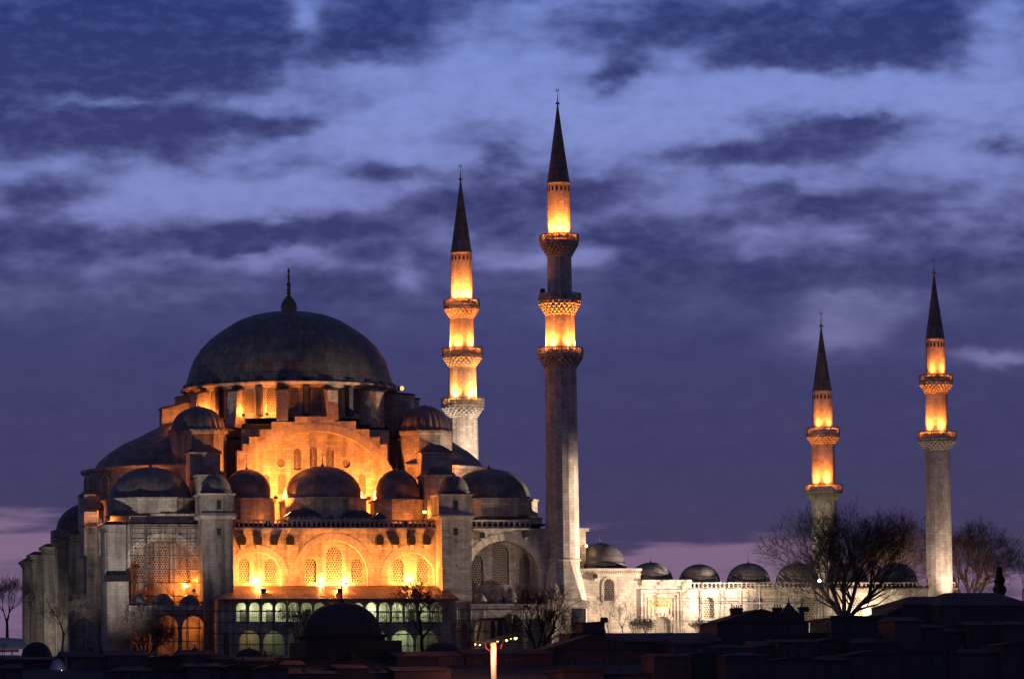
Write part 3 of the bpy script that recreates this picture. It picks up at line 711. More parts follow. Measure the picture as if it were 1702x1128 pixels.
for (a, b_, z) in ((0, 12, zq), (12, 25, zq - 1.0), (25, 40, zq - 2.2), (40, 57.5, zq - 3.2)): m.box(XL - .6, XL + .3, a + .01, b_, GZ, z)
part(m, 'qibla_wall', 'ashlar_worn')
x0, z1 = F(178, 966, -3.0); x1 = XX(213.5, -3.0)
m = MB(); m.box(x0, x1, -3.0, -.4, GZ, z1); part(m, 'low_buttress', 'ashlar_worn')
m = MB(); m.taper(x0 - .3, x1 + .3, -3.3, -.5, z1 + .003, z1 + .9, .3, 1.2, 0, .7); part(m, 'low_buttress_roof', 'lead_dark')
# exedra box by the far left corner
x0, x1 = XX(90, 40, 885), XX(116, 40, 885); m = MB(); m.box(x0, x1, 40, 44, ZR - 4, ZZ(880, 40, 100)); part(m, 'shoulder_block', 'ashlar')
# upper wall end beside the near minaret
x0, x1 = XX(940, 3, 900), XX(972.5, 3, 900); zt = ZZ(879, 3, 968)
m = MB(); m.box(XX(880, 3, 900), x1, 2.6, 10, GZ, zt - .3); m.box(x1 - 2, x1 + .45, 2.3, 10.2, zt - .28, zt + .1); part(m, 'end_wall', 'ashlar_pale')
# --- two-storey side gallery under the deep eave
VG = -7.2; VE = -8.6
ex0, ze = F(361.5, 994.6, VE); ex1 = XX(763, VE, 997)
rx0, zr = F(389.5, 973.2, -.35); rx1 = XX(734, -.35, 974)
vs = [(ex0, VE, ze), (ex1, VE, ze), (rx1, -.35, zr), (rx0, -.35, zr), (ex0, -.4, ze), (ex1, -.4, ze)]
vs += [(x, y, z - .22) for x, y, z in vs]
m = MB(); fs = [(0, 1, 2, 3), (0, 3, 4), (1, 5, 2), (6, 9, 8, 7), (6, 10, 9), (7, 8, 11), (0, 6, 7, 1), (0, 4, 10, 6), (1, 7, 11, 5)]
m.add(vs, fs, [[(vs[i][0] / 1.4 + vs[i][1] * .0, vs[i][1] / 3.2) for i in f] for f in fs]); part(m, 'gallery_roof', 'lead_red')
cxs = [401.7, 423.4, 444.8, 466.8, 489, 511, 533, 555, 577, 599, 612 + 8.5, 634 + 6.8, 660, 680.5, 701, 721.5]
cxs = [401.7 + 21.55 * i for i in range(16)]
holes = []
for px in cxs:
    x, zt = F(px, 1000.6, VG); zb = F(px, 1032.5, VG)[1]; hw = 8.9 * S(x, VG); holes.append(arch(x, zb, zt - hw * 1.0, hw, hw * 1.0, 8))
low = [(414.8, 1047, 17.3), (454.8, 1048, 17.3), (495, 1047, 17.3), (535, 1047, 17.3), (575, 1047, 17.3), (628, 1047, 17.8), (668.5, 1047, 18.3), (709, 1047, 17.8)]
for (px, yt, w) in low:
    x, zt = F(px, yt, VG); hw = w * S(x, VG); holes.append(arch(x, GZ + .3, zt - hw * 1.05, hw, hw * 1.05, 10))
gx0, gx1 = XX(361, VG, 1010), XX(758, VG, 1010)
m = MB(); m.panel([(gx0, GZ), (gx1, GZ), (gx1, ze - .1), (gx0, ze - .1)], holes, VG, VG + .45); part(m, 'gallery_front', 'ashlar')
zfl = ZZ(1036, VG, 560)
m = MB(); m.box(gx0 + .1, gx1 - .1, VG + .46, -.02, zfl - .25, zfl); m.box(gx0 + .1, gx1 - .1, VG + .46, -.02, ze - .5, ze - .3); part(m, 'gallery_floor', 'plaster')
for xs_ in (gx0, gx1 - .3):
    m = MB(); m.box(xs_ + .003, xs_ + .297, VG + .453, VG + 3.0, GZ, ze - .15); part(m, 'gallery_side_wall', 'ashlar')
m = MB(); m.box(gx0 + .05, gx1 - .05, VG + 3.003, VG + 3.3, GZ, ze - .5); part(m, 'gallery_back_wall', 'plaster')
m = MB()
for px in cxs:
    x, _ = F(px, 1010, VG + .2); z = ZZ(1016, VG + .2, px); hw = 9.4 * S(x, VG)
    m.box(x - hw, x + hw, VG + .18, VG + .24, z, z + .09); m.box(x - hw, x + hw, VG + .18, VG + .24, z - .75, z - .69)
    for q in range(7): m.box(x - hw + 2 * hw * q / 6 - .02, x - hw + 2 * hw * q / 6 + .02, VG + .19, VG + .23, zfl, z)
part(m, 'gallery_railing', 'iron')
for i, px in enumerate(cxs):                                # dark doors and shutters seen through some arches
    if i in (0, 2, 5, 13):
        x, _ = F(px + 3, 1010, VG + 2.97); q = MB(); q.box(x - .45, x + .55, VG + 2.9, VG + 2.98, zfl + .02, zfl + 2.1); part(q, 'gallery_door', 'iron')
# --- low galleries with little domes left and right
def dome_gallery(pl, pr, ylid, yled, domes, arches, v, mat, dark):
    x0, x1 = XX(pl, v, yled), XX(pr, v, yled); zt = ZZ(ylid, v, (pl + pr) / 2); zb = ZZ(yled, v, (pl + pr) / 2)
    holes = []
    for (px, yt, w, yb) in arches:
        x, za = F(px, yt, v); hw = w * S(x, v); zb2 = max(F(px, yb, v)[1], GZ + .1); holes.append(arch(x, zb2, za - hw * 1.08, hw, hw * 1.08, 12))
    m = MB(); m.panel([(x0, GZ), (x1, GZ), (x1, zb), (x0, zb)], holes, v, v + .5); part(m, 'low_gallery_front', mat)
    m = MB(); m.box(x0 - .1, x1 + .1, v - .3, -.05, zb + .002, zt); part(m, 'low_gallery_ledge', 'ashlar_pale')
    m = MB(); m.box(x0, x1, v + 4.0, v + 4.3, GZ, zb - .05); part(m, 'low_gallery_back_wall', 'plaster')
    for (px, yt, r, f) in domes:
        vd = v + 2.6; x, z = F(px, ylid - 3, vd); za = F(px, yt, vd)[1]; R = r * S(x, vd)
        small_dome(mosque, 'low_gallery_dome', (x, vd, zt + .1), R, za - zt - .1, 14, 'lead', fin=f, eave=.08)
    for h in holes: pass
dome_gallery(213.5, 338, 1006, 1013.5, [(233, 986, 13, None), (271.5, 985.5, 19.5, None), (315, 987, 17, None)], [(236, 1023, 17.3, 1100), (278.5, 1022.5, 17.3, 1100), (321, 1023, 18.5, 1086)], -5.0, 'ashlar_worn', 0)
dome_gallery(783, 905, 1003, 1011, [(797.5, 985, 14.5, 1.4), (825, 986, 12, None), (848, 977, 13.5, 1.6), (880, 986, 13, None)], [(805, 1030, 17, 1100), (849, 1019, 21, 1100), (893, 1026, 18, 1100)], -5.0, 'ashlar', 1)
# ------------------------------------------------------------------ minarets
def minaret(label, base_px, base_py, v, secs, tip, cone, fin_top, group, lamps, lattice, rec_base=None, segs=16):
    """secs: (kind, y top, y bottom, half width px top, half width px bottom), measured at the minaret's own distance"""
    x, _ = F(base_px, base_py, v); s = S(x, v)
    def z(py, dx=0): return F(base_px - (base_py - py) * .013, py, v)[1]
    t = thing('minaret', (x, v, GZ), label, 'minaret', group)
    for (kind, ya, yb, wa, wb) in secs:
        za, zb = z(ya), z(yb); ra, rb = wa * s, wb * s
        if kind == 'shaft':
            m = MB(); k = 1 / math.cos(PI / segs)
            m.lathe([(rb * k, zb - .05), (ra * k, za + .05)], segs, (x, v, 0), rot=PI / segs); m.build('shaft', 'ashlar_pale', t)
        elif kind == 'balcony':                      # wa = parapet, wb = shaft below; ya rail top, yb foot of the corbels
            zp = za - 12.0 * s; R = ra
            m = MB(); n = 32; tiers = 5
            m.lathe([(rb, zb - .1), (rb + (R - rb) * .30, zb + (zp - zb) * .5), (R - .45, zp - .42), (R - .30, zp - .40), (R - .1, zp - .36), (R - .1, zp - .2), (R, zp - .16), (R, zp), (rb, zp + .01)], segs, (x, v, 0), rot=PI / segs)
            n = 22
            for q in range(tiers):                   # honeycomb corbelling: tiers of little blocks with gaps between
                f0, f1 = q / tiers, (q + 1) / tiers
                r0 = rb + (R - rb) * (f0 ** 1.05) * .93; r1 = rb + (R - rb) * (f1 ** 1.05) * .95
                h0 = zb + (zp - .38 - zb) * f0; h1 = zb + (zp - .38 - zb) * f1 - .03
                for j in range(n):
                    a = 2 * PI * (j + (.5 if q % 2 else 0)) / n; da = 2 * PI / n * .36
                    vs = []
                    for (r, h, d) in ((r0, h0, da * .35), (r1, h0 + (h1 - h0) * .6, da), (r1, h1, da), (rb * .9, h1, da), (rb * .9, h0, da * .35)):
                        for sg in (-1, 1): vs.append((x + r * math.cos(a + sg * d), v + r * math.sin(a + sg * d), h))
                    m.add(vs, [(0, 1, 3, 2), (2, 3, 5, 4), (4, 5, 7, 6), (0, 2, 4, 6, 8), (1, 9, 7, 5, 3), (0, 8, 9, 1)], None, 0)
            b = m.build('balcony', 'ashlar_pale', t)
            p = MB(); hp_ = za - zp
            for (r_, z0_, z1_, w_) in ((R - .02, za - .16, za, .14), (R - .04, zp, zp + .14, .12)):
                p.lathe([(r_ - w_, z0_), (r_, z0_), (r_, z1_), (r_ - w_, z1_), (r_ - w_, z0_)], segs, (x, v, 0), rot=PI / segs)
            for j in range(segs):
                a0 = 2 * PI * j / segs + PI / segs; a1 = a0 + 2 * PI / segs
                A = Vector((x + (R - .08) * math.cos(a0), v + (R - .08) * math.sin(a0), 0)); B = Vector((x + (R - .08) * math.cos(a1), v + (R - .08) * math.sin(a1), 0))
                p.tube([A + Vector((0, 0, zp)), A + Vector((0, 0, za - .05))], .10, n=4)
                nb = 5 if lattice else 4
                for q in range(1, nb):
                    C = A.lerp(B, q / nb); p.tube([C + Vector((0, 0, zp + .1)), C + Vector((0, 0, za - .1))], .06 if lattice else .055, n=4)
                if lattice:
                    for h in (.36, .64): p.tube([A + Vector((0, 0, zp + hp_ * h)), B + Vector((0, 0, zp + hp_ * h))], .06, n=4)
            p.build('parapet', 'ashlar', b, (0, 0, 0), local=False)
        elif kind == 'flare':                        # splayed foot: the polygon runs out into a square
            m = MB(); n = 16; hs = rb; top = []; bot = []
            for j in range(n):
                a = 2 * PI * j / n + PI / n; c, s_ = math.cos(a), math.sin(a); top.append((x + ra * c, v + ra * s_, za))
                k = hs / max(abs(c), abs(s_)); bot.append((x + k * c, v + k * s_, zb))
            m.add(top + bot, [(j, n + j, n + (j + 1) % n) for j in range(n)] + [(j, n + (j + 1) % n, (j + 1) % n) for j in range(n)], None, 0)
            m.lathe([(ra - .1, za - .16), (ra + .30, za - .1), (ra + .30, za + .1), (ra - .1, za + .3)], 16, (x, v, 0), rot=PI / n)
            m.build('splayed_foot', 'ashlar_pale', t)
            m = MB(); m.box(x - hs - .15, x + hs + .15, v - hs - .15, v + hs + .15, zb - .4, zb - .003); m.box(x - hs - .02, x + hs + .02, v - hs - .02, v + hs + .02, GZ, zb - .403)
            for sx in (-1, 1): m.tube([(x + sx * (hs - .5), v - hs - .1, GZ), (x + sx * (hs - .5), v - hs - .1, zb - 1.2)], .2, n=6)
            m.build('pedestal', 'ashlar_pale', t)
    yc, wc = cone
    zc, zt = z(yc), z(tip); rc = wc * s
    m = MB(); m.lathe([(rc - .25, zc - .02), (rc, zc), (rc, zc + .1), (rc * .94, zc + .35), (rc * .62, zc + (zt - zc) * .36), (rc * .30, zc + (zt - zc) * .70), (.06, zt)], segs, (x, v, 0), uvn=segs, rowh=2.2, rot=PI / segs)
    sp = m.build('spire', 'lead_red', t)
    m = MB(); m.lathe([(rc - .12, zc - .35), (rc + .04, zc - .2), (rc + .04, zc - .02), (rc - .2, zc - .02)], segs, (x, v, 0), rot=PI / segs); m.build('spire_cornice', 'ashlar_pale', t)
    m = MB(); wS = secs[0][3] * s
    for j in range(segs):                            # flat dark patches painting the shade of arched recesses under the eave
        a = 2 * PI * (j + 1) / segs ; ca, sa = math.cos(a), math.sin(a); r = wS + .012; vs = []
        for (t_, h) in ((-.15, -1.25), (.15, -1.25), (.15, -.75), (0, -.55), (-.15, -.75)): vs.append((x + r * ca - t_ * sa, v + r * sa + t_ * ca, zc + h))
        m.add(vs, [(0, 1, 2, 3, 4)], None, 0)
    m.build('eave_niche_shade', 'dark_opening', t)
    f = MB(); h = z(fin_top) - zt; f.lathe(finial_prof(h * .86, 1.0), 8, (x, v, zt - .15), 0, True)
    rr = h * .09
    f.tube([(x + rr * math.sin(a), v, zt + h * .80 + rr - rr * math.cos(a)) for a in [rad(q) for q in range(-150, 151, 25)]], h * .03, n=5)
    f.build('finial', 'gilt', sp)
    m = MB(); m.tube([(x + .30, v, zt - .6), (x + .30, v, zt + h * .8)], .013, n=4); m.build('lightning_rod', 'iron', sp)
    for (yr, rsh, angs, pw, colr) in lamps:           # floodlights standing on a balcony, aimed up the shaft
        zf = z(yr) - 12 * s
        for a in angs:
            aa = rad(a) - YAW; r = rsh * s + .75
            lx, ly = x + r * math.sin(aa), v - r * math.cos(aa)
            q = MB(); q.taper(-.16, .16, -.14, .14, 0, .34, -.03, .02); q.box(-.04, .04, -.04, .04, -.3, 0)
            fl = q.build('floodlight', 'iron', t, (lx, ly, zf + .45))
            q = MB(); q.box(-.12, .12, -.10, .10, .345, .365); q.build('lamp_glass', 'lens_orange', fl, (0, 0, 0), local=True)
            lamp('SPOT', (lx, ly, zf + .85), pw * 26, colr, (x + .3 * r * math.sin(aa), v - .3 * r * math.cos(aa), zf + 5.2), 100, 1.0, .12)
            lamp('POINT', (lx, ly, zf + .95), pw * 1.6, colr, radius=.12)
    return t
L0 = 620
m1 = minaret('nearest and tallest minaret, three balconies, its middle tier left unlit, beside the courtyard wall', 935.5, 930, 1.0,
    [('shaft', 304, 392, 19.2, 19.5), ('balcony', 390, 428, 33.3, 20), ('shaft', 398, 492, 19.5, 20.2), ('balcony', 488, 525, 36, 23.5), ('shaft', 497, 582, 23.5, 24.5),
     ('balcony', 578, 614.5, 38.4, 25.5), ('shaft', 588, 931, 25.8, 27.4), ('flare', 931, 998, 27, 35)],
    172, (304, 19.6), 147, 'tall minarets at the prayer hall', [(390, 19.5, (-38, 2, 40), 200, ORANGE), (578, 24.5, (-30, 32, 75, -75), 210, ORANGE)], True)
m2 = minaret('tall three-balcony minaret behind the great dome, every tier lit orange', 770, 765, 57.0,
    [('shaft', 420, 500, 17.6, 18.4), ('balcony', 497.8, 530.5, 30.3, 19), ('shaft', 506, 582, 19.2, 20.2), ('balcony', 578.4, 612, 34, 21.5), ('shaft', 588, 665, 22.2, 23.2),
     ('balcony', 662, 695, 36, 23.5), ('shaft', 672, 1040, 24, 27)],
    298, (419.5, 18.2), 273, 'tall minarets at the prayer hall', [(497.8, 18.5, (-35, 5, 40), 260, ORANGE), (578.4, 20.2, (45, -75, -20), 220, ORANGE), (662, 23.2, (-30, 35, 75), 230, AMBER)], True)
m3 = minaret('slim two-balcony minaret rising from the dark rooftops on the right', 1562, 975, 1.0,
    [('shaft', 563, 625, 15.8, 16.3), ('balcony', 622.8, 654.8, 28.7, 17.5), ('shaft', 632, 720, 18.2, 18.8), ('balcony', 717, 749, 33, 20), ('shaft', 727, 1060, 20.4, 21.8)],
    454, (563, 16.5), 429.5, 'slim minarets at the courtyard corners', [(622.8, 16.3, (-25, 35), 85, ORANGE), (717, 18.8, (18, -45), 150, ORANGE)], False)
m4 = minaret('slim two-balcony minaret half hidden by the big bare tree', 1372, 980, 57.0,
    [('shaft', 650, 713, 16.4, 16.8), ('balcony', 710.5, 740.8, 28.5, 18), ('shaft', 720, 808, 19, 19.4), ('balcony', 804.5, 833, 31.5, 20), ('shaft', 815, 1050, 21, 22)],
    541.5, (650, 16.6), 517.5, 'slim minarets at the courtyard corners', [(710.5, 16.8, (-25, 35), 95, ORANGE), (804.5, 19.4, (15, -45), 170, ORANGE)], False)
# unlit projector on the near minaret's middle balcony
x, z = F(903, 485, .6); q = MB(); q.tube([(0, 0, -.9), (0, 0, -.1)], .05); q.tube([(.5, .3, -.7), (0, 0, -.5)], .05); q.taper(-.45, .25, -.25, .25, -.2, .45, .06, .05)
tag(q.build('projector', 'iron', None, (x, .6, z)), 'dark unlit projector on the middle balcony of the nearest minaret', 'floodlight')
# ------------------------------------------------------------------ courtyard
court = thing('courtyard', (XX(1150, 0, 1000), 0, GZ), 'pale floodlit courtyard block with a row of small lead domes behind a balustrade', 'courtyard')
def cpart(m, name, mats, **k): return m.build(name, mats, court, **k)
VCY = 0.6
xA0, xA1, zA = XX(950, VCY), XX(1064, VCY), ZZ(948, VCY, 1010)
hx, hz1 = F(1011.7, 961.5, VCY); hz0 = F(1011.7, 997.5, VCY)[1]; hw = 9.2 * S(hx, VCY)
m = MB(); m.panel([(xA0, GZ), (xA1, GZ), (xA1, zA), (xA0, zA)], [arch(hx, hz0, hz1 - hw * 1.12, hw, hw * 1.12, 8)], VCY, VCY + .5, back=False); m.box(xA0, xA1, VCY + .9, 9, GZ, zA - .1); m.box(xA1 - .4, xA1, VCY + .501, VCY + .9, GZ, zA); cpart(m, 'corner_wall', 'ashlar_pale')
window(court, hx, hz0, hz1, 2 * hw, VCY + .25, frame=False)
m = MB(); m.panel(arch(hx, hz0 - .1, hz1 - hw * 1.12, hw + .28, hw * 1.12 + .34, 8), [arch(hx, hz0, hz1 - hw * 1.12, hw, hw * 1.12, 8)], VCY - .07, VCY + .1); cpart(m, 'window_surround', 'voussoir')
m = MB(); m.box(xA0, xA1 + .12, VCY - .32, 9.1, zA, zA + .32); m.box(xA0, xA1 + .05, VCY - .2, VCY + .3, zA - .55, zA - .35)
n = 30
for k in range(n): xx = xA0 + (xA1 - xA0) * (k + .2) / n; m.box(xx, xx + (xA1 - xA0) / n * .55, VCY - .22, VCY + .1, zA - .34, zA - .003)
cpart(m, 'cornice', 'ashlar_pale')
spx = lambda px, py, v, s: None
spout(989, 957, VCY, .5, court)
# portal block
xB0, xB1, zB = xA1, XX(1146.5, VCY), ZZ(966.5, VCY, 1100)
xo, zo1 = F(1101.5, 1024, VCY); zo0 = GZ; hwo = 17 * S(xo, VCY)
m = MB(); m.panel([(xB0 + .003, GZ), (xB1, GZ), (xB1, zB), (xB0 + .003, zB)], [arch(xo, GZ + .02, zo1 - hwo * 1.05, hwo, hwo * 1.05, 12)], VCY, VCY + .6); m.box(xB0 + .003, xB1, VCY + 2.2, 9, GZ, zB - .1); cpart(m, 'portal_wall', 'ashlar_pale')
m = MB(); m.box(xB0 + .1, xB1 + .12, VCY - .28, 9.1, zB, zB + .28); m.box(xB0 + .1, xB1 + .05, VCY - .16, VCY + .3, zB - .5, zB - .003); cpart(m, 'cornice', 'ashlar_pale')
x0, z1 = F(1064.5, 979, VCY); x1 = XX(1132.5, VCY)
m = MB()
for (ins, w, d) in ((0, .3, .16), (.55, .22, .12), (1.05, .16, .09), (1.6, .12, .06)):
    a, b_, c_ = x0 + ins, x1 - ins, z1 - ins
    m.box(a, a + w, VCY - d, VCY + .05, GZ, c_ - w - .002); m.box(b_ - w, b_, VCY - d, VCY + .05, GZ, c_ - w - .002); m.box(a, b_, VCY - d, VCY + .05, c_ - w, c_)
cpart(m, 'portal_frame', 'ashlar_pale')
m = MB(); inn = arc(xo, zo1 - hwo * 1.05, hwo + .01, hwo * 1.05 + .01, 10); out = arc(xo, zo1 - hwo * 1.05, hwo + .55, hwo * 1.05 + .55, 10)
for i in range(len(inn) - 1): m.prism([inn[i], out[i], out[i + 1], inn[i + 1]], 'y', VCY - (.04 if i % 2 else .08), VCY + .1)
cpart(m, 'arch_band', 'voussoir')
# gilded inscription panel: flowing script in two lines of gold relief
x0, z1 = F(1079.5, 995.7, VCY); x1, z0 = F(1116, 1008.8, VCY)
m = MB(); m.box(x0, x1, VCY - .05, VCY + .05, z0, z1); insc = cpart(m, 'inscription_panel', 'green_panel')
m = MB(); rnd = random.Random(4)
fw = .06
for (a, b_, c_, d_) in ((x0, x1, z1 - fw, z1), (x0, x1, z0, z0 + fw), (x0, x0 + fw, z0 + fw, z1 - fw), (x1 - fw, x1, z0 + fw, z1 - fw)): m.box(a, b_, VCY - .09, VCY - .05, c_, d_)
for row in range(2):
    zb_ = z0 + .14 + row * (z1 - z0) * .46; xx = x0 + .18
    while xx < x1 - .3:
        L = rnd.uniform(.22, .5); kind = rnd.random(); y = VCY - .075
        if kind < .35: pts = [(xx, y, zb_ + .05), (xx + .03, y, zb_ + .38)]
        elif kind < .75: pts = [(xx + L * t, y, zb_ + .05 + .12 * math.sin(t * PI * 1.5)) for t in (0, .2, .4, .6, .8, 1)]
        else: pts = [(xx + .13 + .12 * math.cos(q), y, zb_ + .15 + .12 * math.sin(q)) for q in [k * .9 for k in range(7)]]
        m.tube(pts, .032, n=4)
        if rnd.random() < .5: m.box(xx + .05, xx + .11, y - .02, y + .02, zb_ - .07, zb_ - .01)
        xx += rnd.uniform(.12, .26)
m.build('gold_script', 'gold_script', insc)
# long arcade wall
xC1 = XX(1590, VCY); zC = ZZ(979, VCY, 1340)
wl = []
for i in range(5):
    x, za = F(1178.5 + 82.3 * i, 991, VCY); zb_ = F(1178.5 + 82.3 * i, 1027, VCY)[1]; wl.append((x, zb_, za, 9.2 * S(x, VCY)))
m = MB(); m.panel([(xB1 + .003, GZ), (xC1, GZ), (xC1, zC), (xB1 + .003, zC)], [arch(x, a, b_ - w * 1.12, w, w * 1.12, 8) for x, a, b_, w in wl], VCY + .15, VCY + .6, back=False)
m.box(xB1 + .003, xC1, VCY + 1.0, 9, GZ, zC - .05); cpart(m, 'arcade_wall', 'ashlar_pale')
for x, a, b_, w in wl: window(court, x, a, b_, 2 * w, VCY + .4, frame=False)
m = MB(); m.box(xB1 + .1, xC1, VCY - .15, 9.1, zC, zC + .15); cpart(m, 'cornice', 'ashlar')
balustrade(court, 'balustrade', XX(1146.5, VCY), xC1 - .3, zC + .16, ZZ(967.3, VCY, 1340), VCY + .2, .62, 'ashlar_pale')
m = MB()
for k in range(17):
    px = 1212 + k * 21
    if k % 4 == 0: continue
def court_dome(px, ytop, yb, r, mat='lead', yfin=None, v=4.8):
    x, zb = F(px, yb, v); zt = F(px, ytop, v)[1]; s = S(x, v)
    m = MB(); R = r * s; m.lathe([(R + .25, zb - 1.6), (R + .25, zb - .2), (R + .05, zb)], 16, (x, v, 0)); cpart(m, 'dome_drum', 'lead_dark')
    small_dome(court, 'court_dome', (x, v, zb), R, zt - zb, 26, mat, fin=(ytop - (yfin or ytop - 17)) * s, eave=.15)
court_dome(997.5, 902, 936, 41, 'lead_dark', yfin=884); court_dome(1082, 934, 966, 37, yfin=917)
for i in range(5): court_dome(1162.5 + 81.6 * i, 935 if i else 937, 968, 36.5 if i else 35, yfin=(918 if i else 930))
# ------------------------------------------------------------------ bare trees
def bare_tree(label, base, h, spread, seed, levels=6, mat='bark', trunk=.12, first=.22, group='bare winter trees', nkids=(3, 4), leaves=0, twig=1.0, r0=None, lean=(0, 0), stems=1, kid0=0):
    rnd = random.Random(seed); base = Vector(base)
    t = thing('bare_tree' if not leaves else 'leafy_shrub', base, label, 'tree' if not leaves else 'shrub', group)
    tr = MB(); cr = MB(); R0 = r0 or h * trunk * .35; tips = []
    def grow(p, d, L, r, lev):
        pts = [p]; dd = d.copy(); n = 4 if lev < 3 else 3
        for k in range(n):
            dd = (dd + Vector((rnd.uniform(-1, 1), rnd.uniform(-1, 1), rnd.uniform(-.5, .8))) * (.10 + .03 * lev)).normalized()
            pts.append(pts[-1] + dd * (L / n))
        rt = r * (.62 if lev < levels else .5)
        (tr if lev == 0 else cr).tube(pts, r, rt, n=7 if lev == 0 else 5 if lev < 3 else 3)
        if lev >= levels:
            tips.append(pts[-1]); return
        kids = kid0 if (kid0 and lev == 0) else rnd.randint(*nkids); ph = rnd.uniform(0, 2 * PI)
        for k in range(kids):
            f = rnd.uniform(.45, 1.0) if (k and lev) else 1.0
            if lev == 0: f = (.28 + .72 * (k + rnd.uniform(.2, 1)) / kids) if kid0 else rnd.uniform(.7, 1.0)
            q = f * n; i = min(int(q), n - 1); pp = pts[i].lerp(pts[i + 1], q - i)
            ang = rad(rnd.uniform(18, 42)) * spread; az_ = ph + 2 * PI * k / kids + rnd.uniform(-.5, .5)
            a = dd.cross(Vector((0, 0, 1)) if abs(dd.z) < .95 else Vector((1, 0, 0))).normalized(); b2 = dd.cross(a)
            nd = (dd * math.cos(ang) + (a * math.cos(az_) + b2 * math.sin(az_)) * math.sin(ang) + Vector((0, 0, .10))).normalized()
            grow(pp, nd, L * (rnd.uniform(.42, .56) if kid0 and lev == 0 else rnd.uniform(.62, .84)), max(rt * rnd.uniform(.55, .85), .012 * twig), lev + 1)
    for q in range(stems):
        d = Vector((lean[0] + ((q - (stems - 1) / 2) * (.36 if stems > 3 else .45) if stems > 1 else 0), lean[1] + rnd.uniform(-.1, .1), 1)).normalized()
        grow(base - Vector((0, 0, .4)), d, h * first, R0, 0)
    tr.build('trunk', mat, t); cr.build('crown', mat, t)
    if leaves:
        lf = MB()
        for p in tips:
            for k in range(leaves):
                q = p + Vector((rnd.gauss(0, .25), rnd.gauss(0, .25), rnd.gauss(0, .2))); a = Vector((rnd.gauss(0, 1), rnd.gauss(0, 1), rnd.gauss(0, 1))).normalized(); b2 = a.cross(Vector((.3, .5, .8))).normalized()
                w = rnd.uniform(.08, .17); lf.add([q, q + a * w + b2 * w * .4, q + a * w * 2, q + a * w - b2 * w * .4], [(0, 1, 2, 3)], None, 0)
        lf.build('leaves', 'leaf', t)
    return t
def at(px, py, v): x, z = F(px, py, v); return (x, v, z)
bare_tree('great bare plane tree with a broad crown before the slim far minaret', at(1404, 1032, -9), 16.6, 1.10, 19, 6, 'bark_dark', first=.46, nkids=(3, 3), r0=.36, lean=(.05, 0), stems=5, twig=1.3, kid0=9)
bare_tree('rounded bare tree just right of the slim minaret with its foot in the roofs', at(1612, 1010, 26), 14.0, 1.15, 12, 6, 'bark', first=.44, nkids=(3, 3), r0=.26, stems=4, kid0=8, twig=1.4)
bare_tree('brown lit bare tree behind the arcade wall, seen through the plane tree', at(1478, 1000, 24), 14, 1.2, 77, 6, 'bark', first=.42, nkids=(3, 3), r0=.28, stems=4, kid0=8, twig=1.6)
x_, z_ = F(1480, 985, 20); lamp('POINT', (x_ + 2, 19, z_ + 1), 4500, (1.0, .55, .28), radius=.3)
x_, z_ = F(1625, 990, 21); lamp('POINT', (x_, 20, z_), 900, (1.0, .55, .28), radius=.3)
bare_tree('thin bare tree at the far right edge above the roofs', at(1700, 1000, 20), 10.0, .95, 5, 6, 'bark_dark', first=.25, nkids=(3, 3), r0=.15)
bare_tree('bare tree crossing the splayed foot of the nearest minaret', at(893, 1085, -13), 10.5, 1.2, 21, 5, 'bark_dark', first=.46, nkids=(3, 4), r0=.22, lean=(.15, 0), twig=1.5, stems=3, kid0=7)
bare_tree('bare tree against the right end of the lit side gallery', at(703, 1090, -14), 14, 1.2, 31, 6, 'bark_dark', first=.25, nkids=(3, 4), r0=.33, twig=1.5)
bare_tree('small bare tree against the left part of the side gallery', at(492, 1085, -14), 10, 1.1, 33, 6, 'bark_dark', first=.25, nkids=(3, 4), r0=.16)
bare_tree('brownish bare tree before the two orange arches', at(243, 1092, -12), 7.6, 1.15, 41, 6, 'bark', first=.42, nkids=(3, 3), r0=.16, stems=4, kid0=8, twig=1.4)
bare_tree('bare tree in front of the dark wall piers', at(103, 1082, -10), 12, 1.15, 43, 6, 'bark_dark', first=.26, nkids=(3, 4), r0=.16)
bare_tree('bare tree at the far left edge against the mauve sky', at(12, 1062, 2), 12, 1.0, 47, 6, 'bark_dark', first=.27, nkids=(3, 4), r0=.25)
bare_tree('slender bare tree left of the portal arch', at(1035, 1060, -7), 8.5, .8, 51, 5, 'bark_dark', first=.25, nkids=(3, 3), r0=.09, group=None)
bare_tree('dark shrub still in leaf beside the portal arch', at(1072, 1056, -9), 5.4, 1.4, 53, 5, 'bark_dark', first=.2, nkids=(2, 4), r0=.12, leaves=3, group=None)
bare_tree('lit bare sapling rising before the tall corner wall window', at(1012, 1064, -6), 9.5, .9, 61, 5, 'bark', first=.27, nkids=(3, 3), r0=.09, group=None)
bare_tree('dense low bare bush under the portal frame', at(1052, 1060, -10), 5.5, 1.3, 67, 5, 'bark_dark', first=.22, nkids=(3, 4), r0=.08, stems=2, group=None)
bare_tree('twiggy bare bush under the first arcade window', at(1160, 1060, -7), 5.5, .9, 57, 5, 'bark_dark', first=.2, nkids=(3, 4), r0=.07, stems=2, group=None)
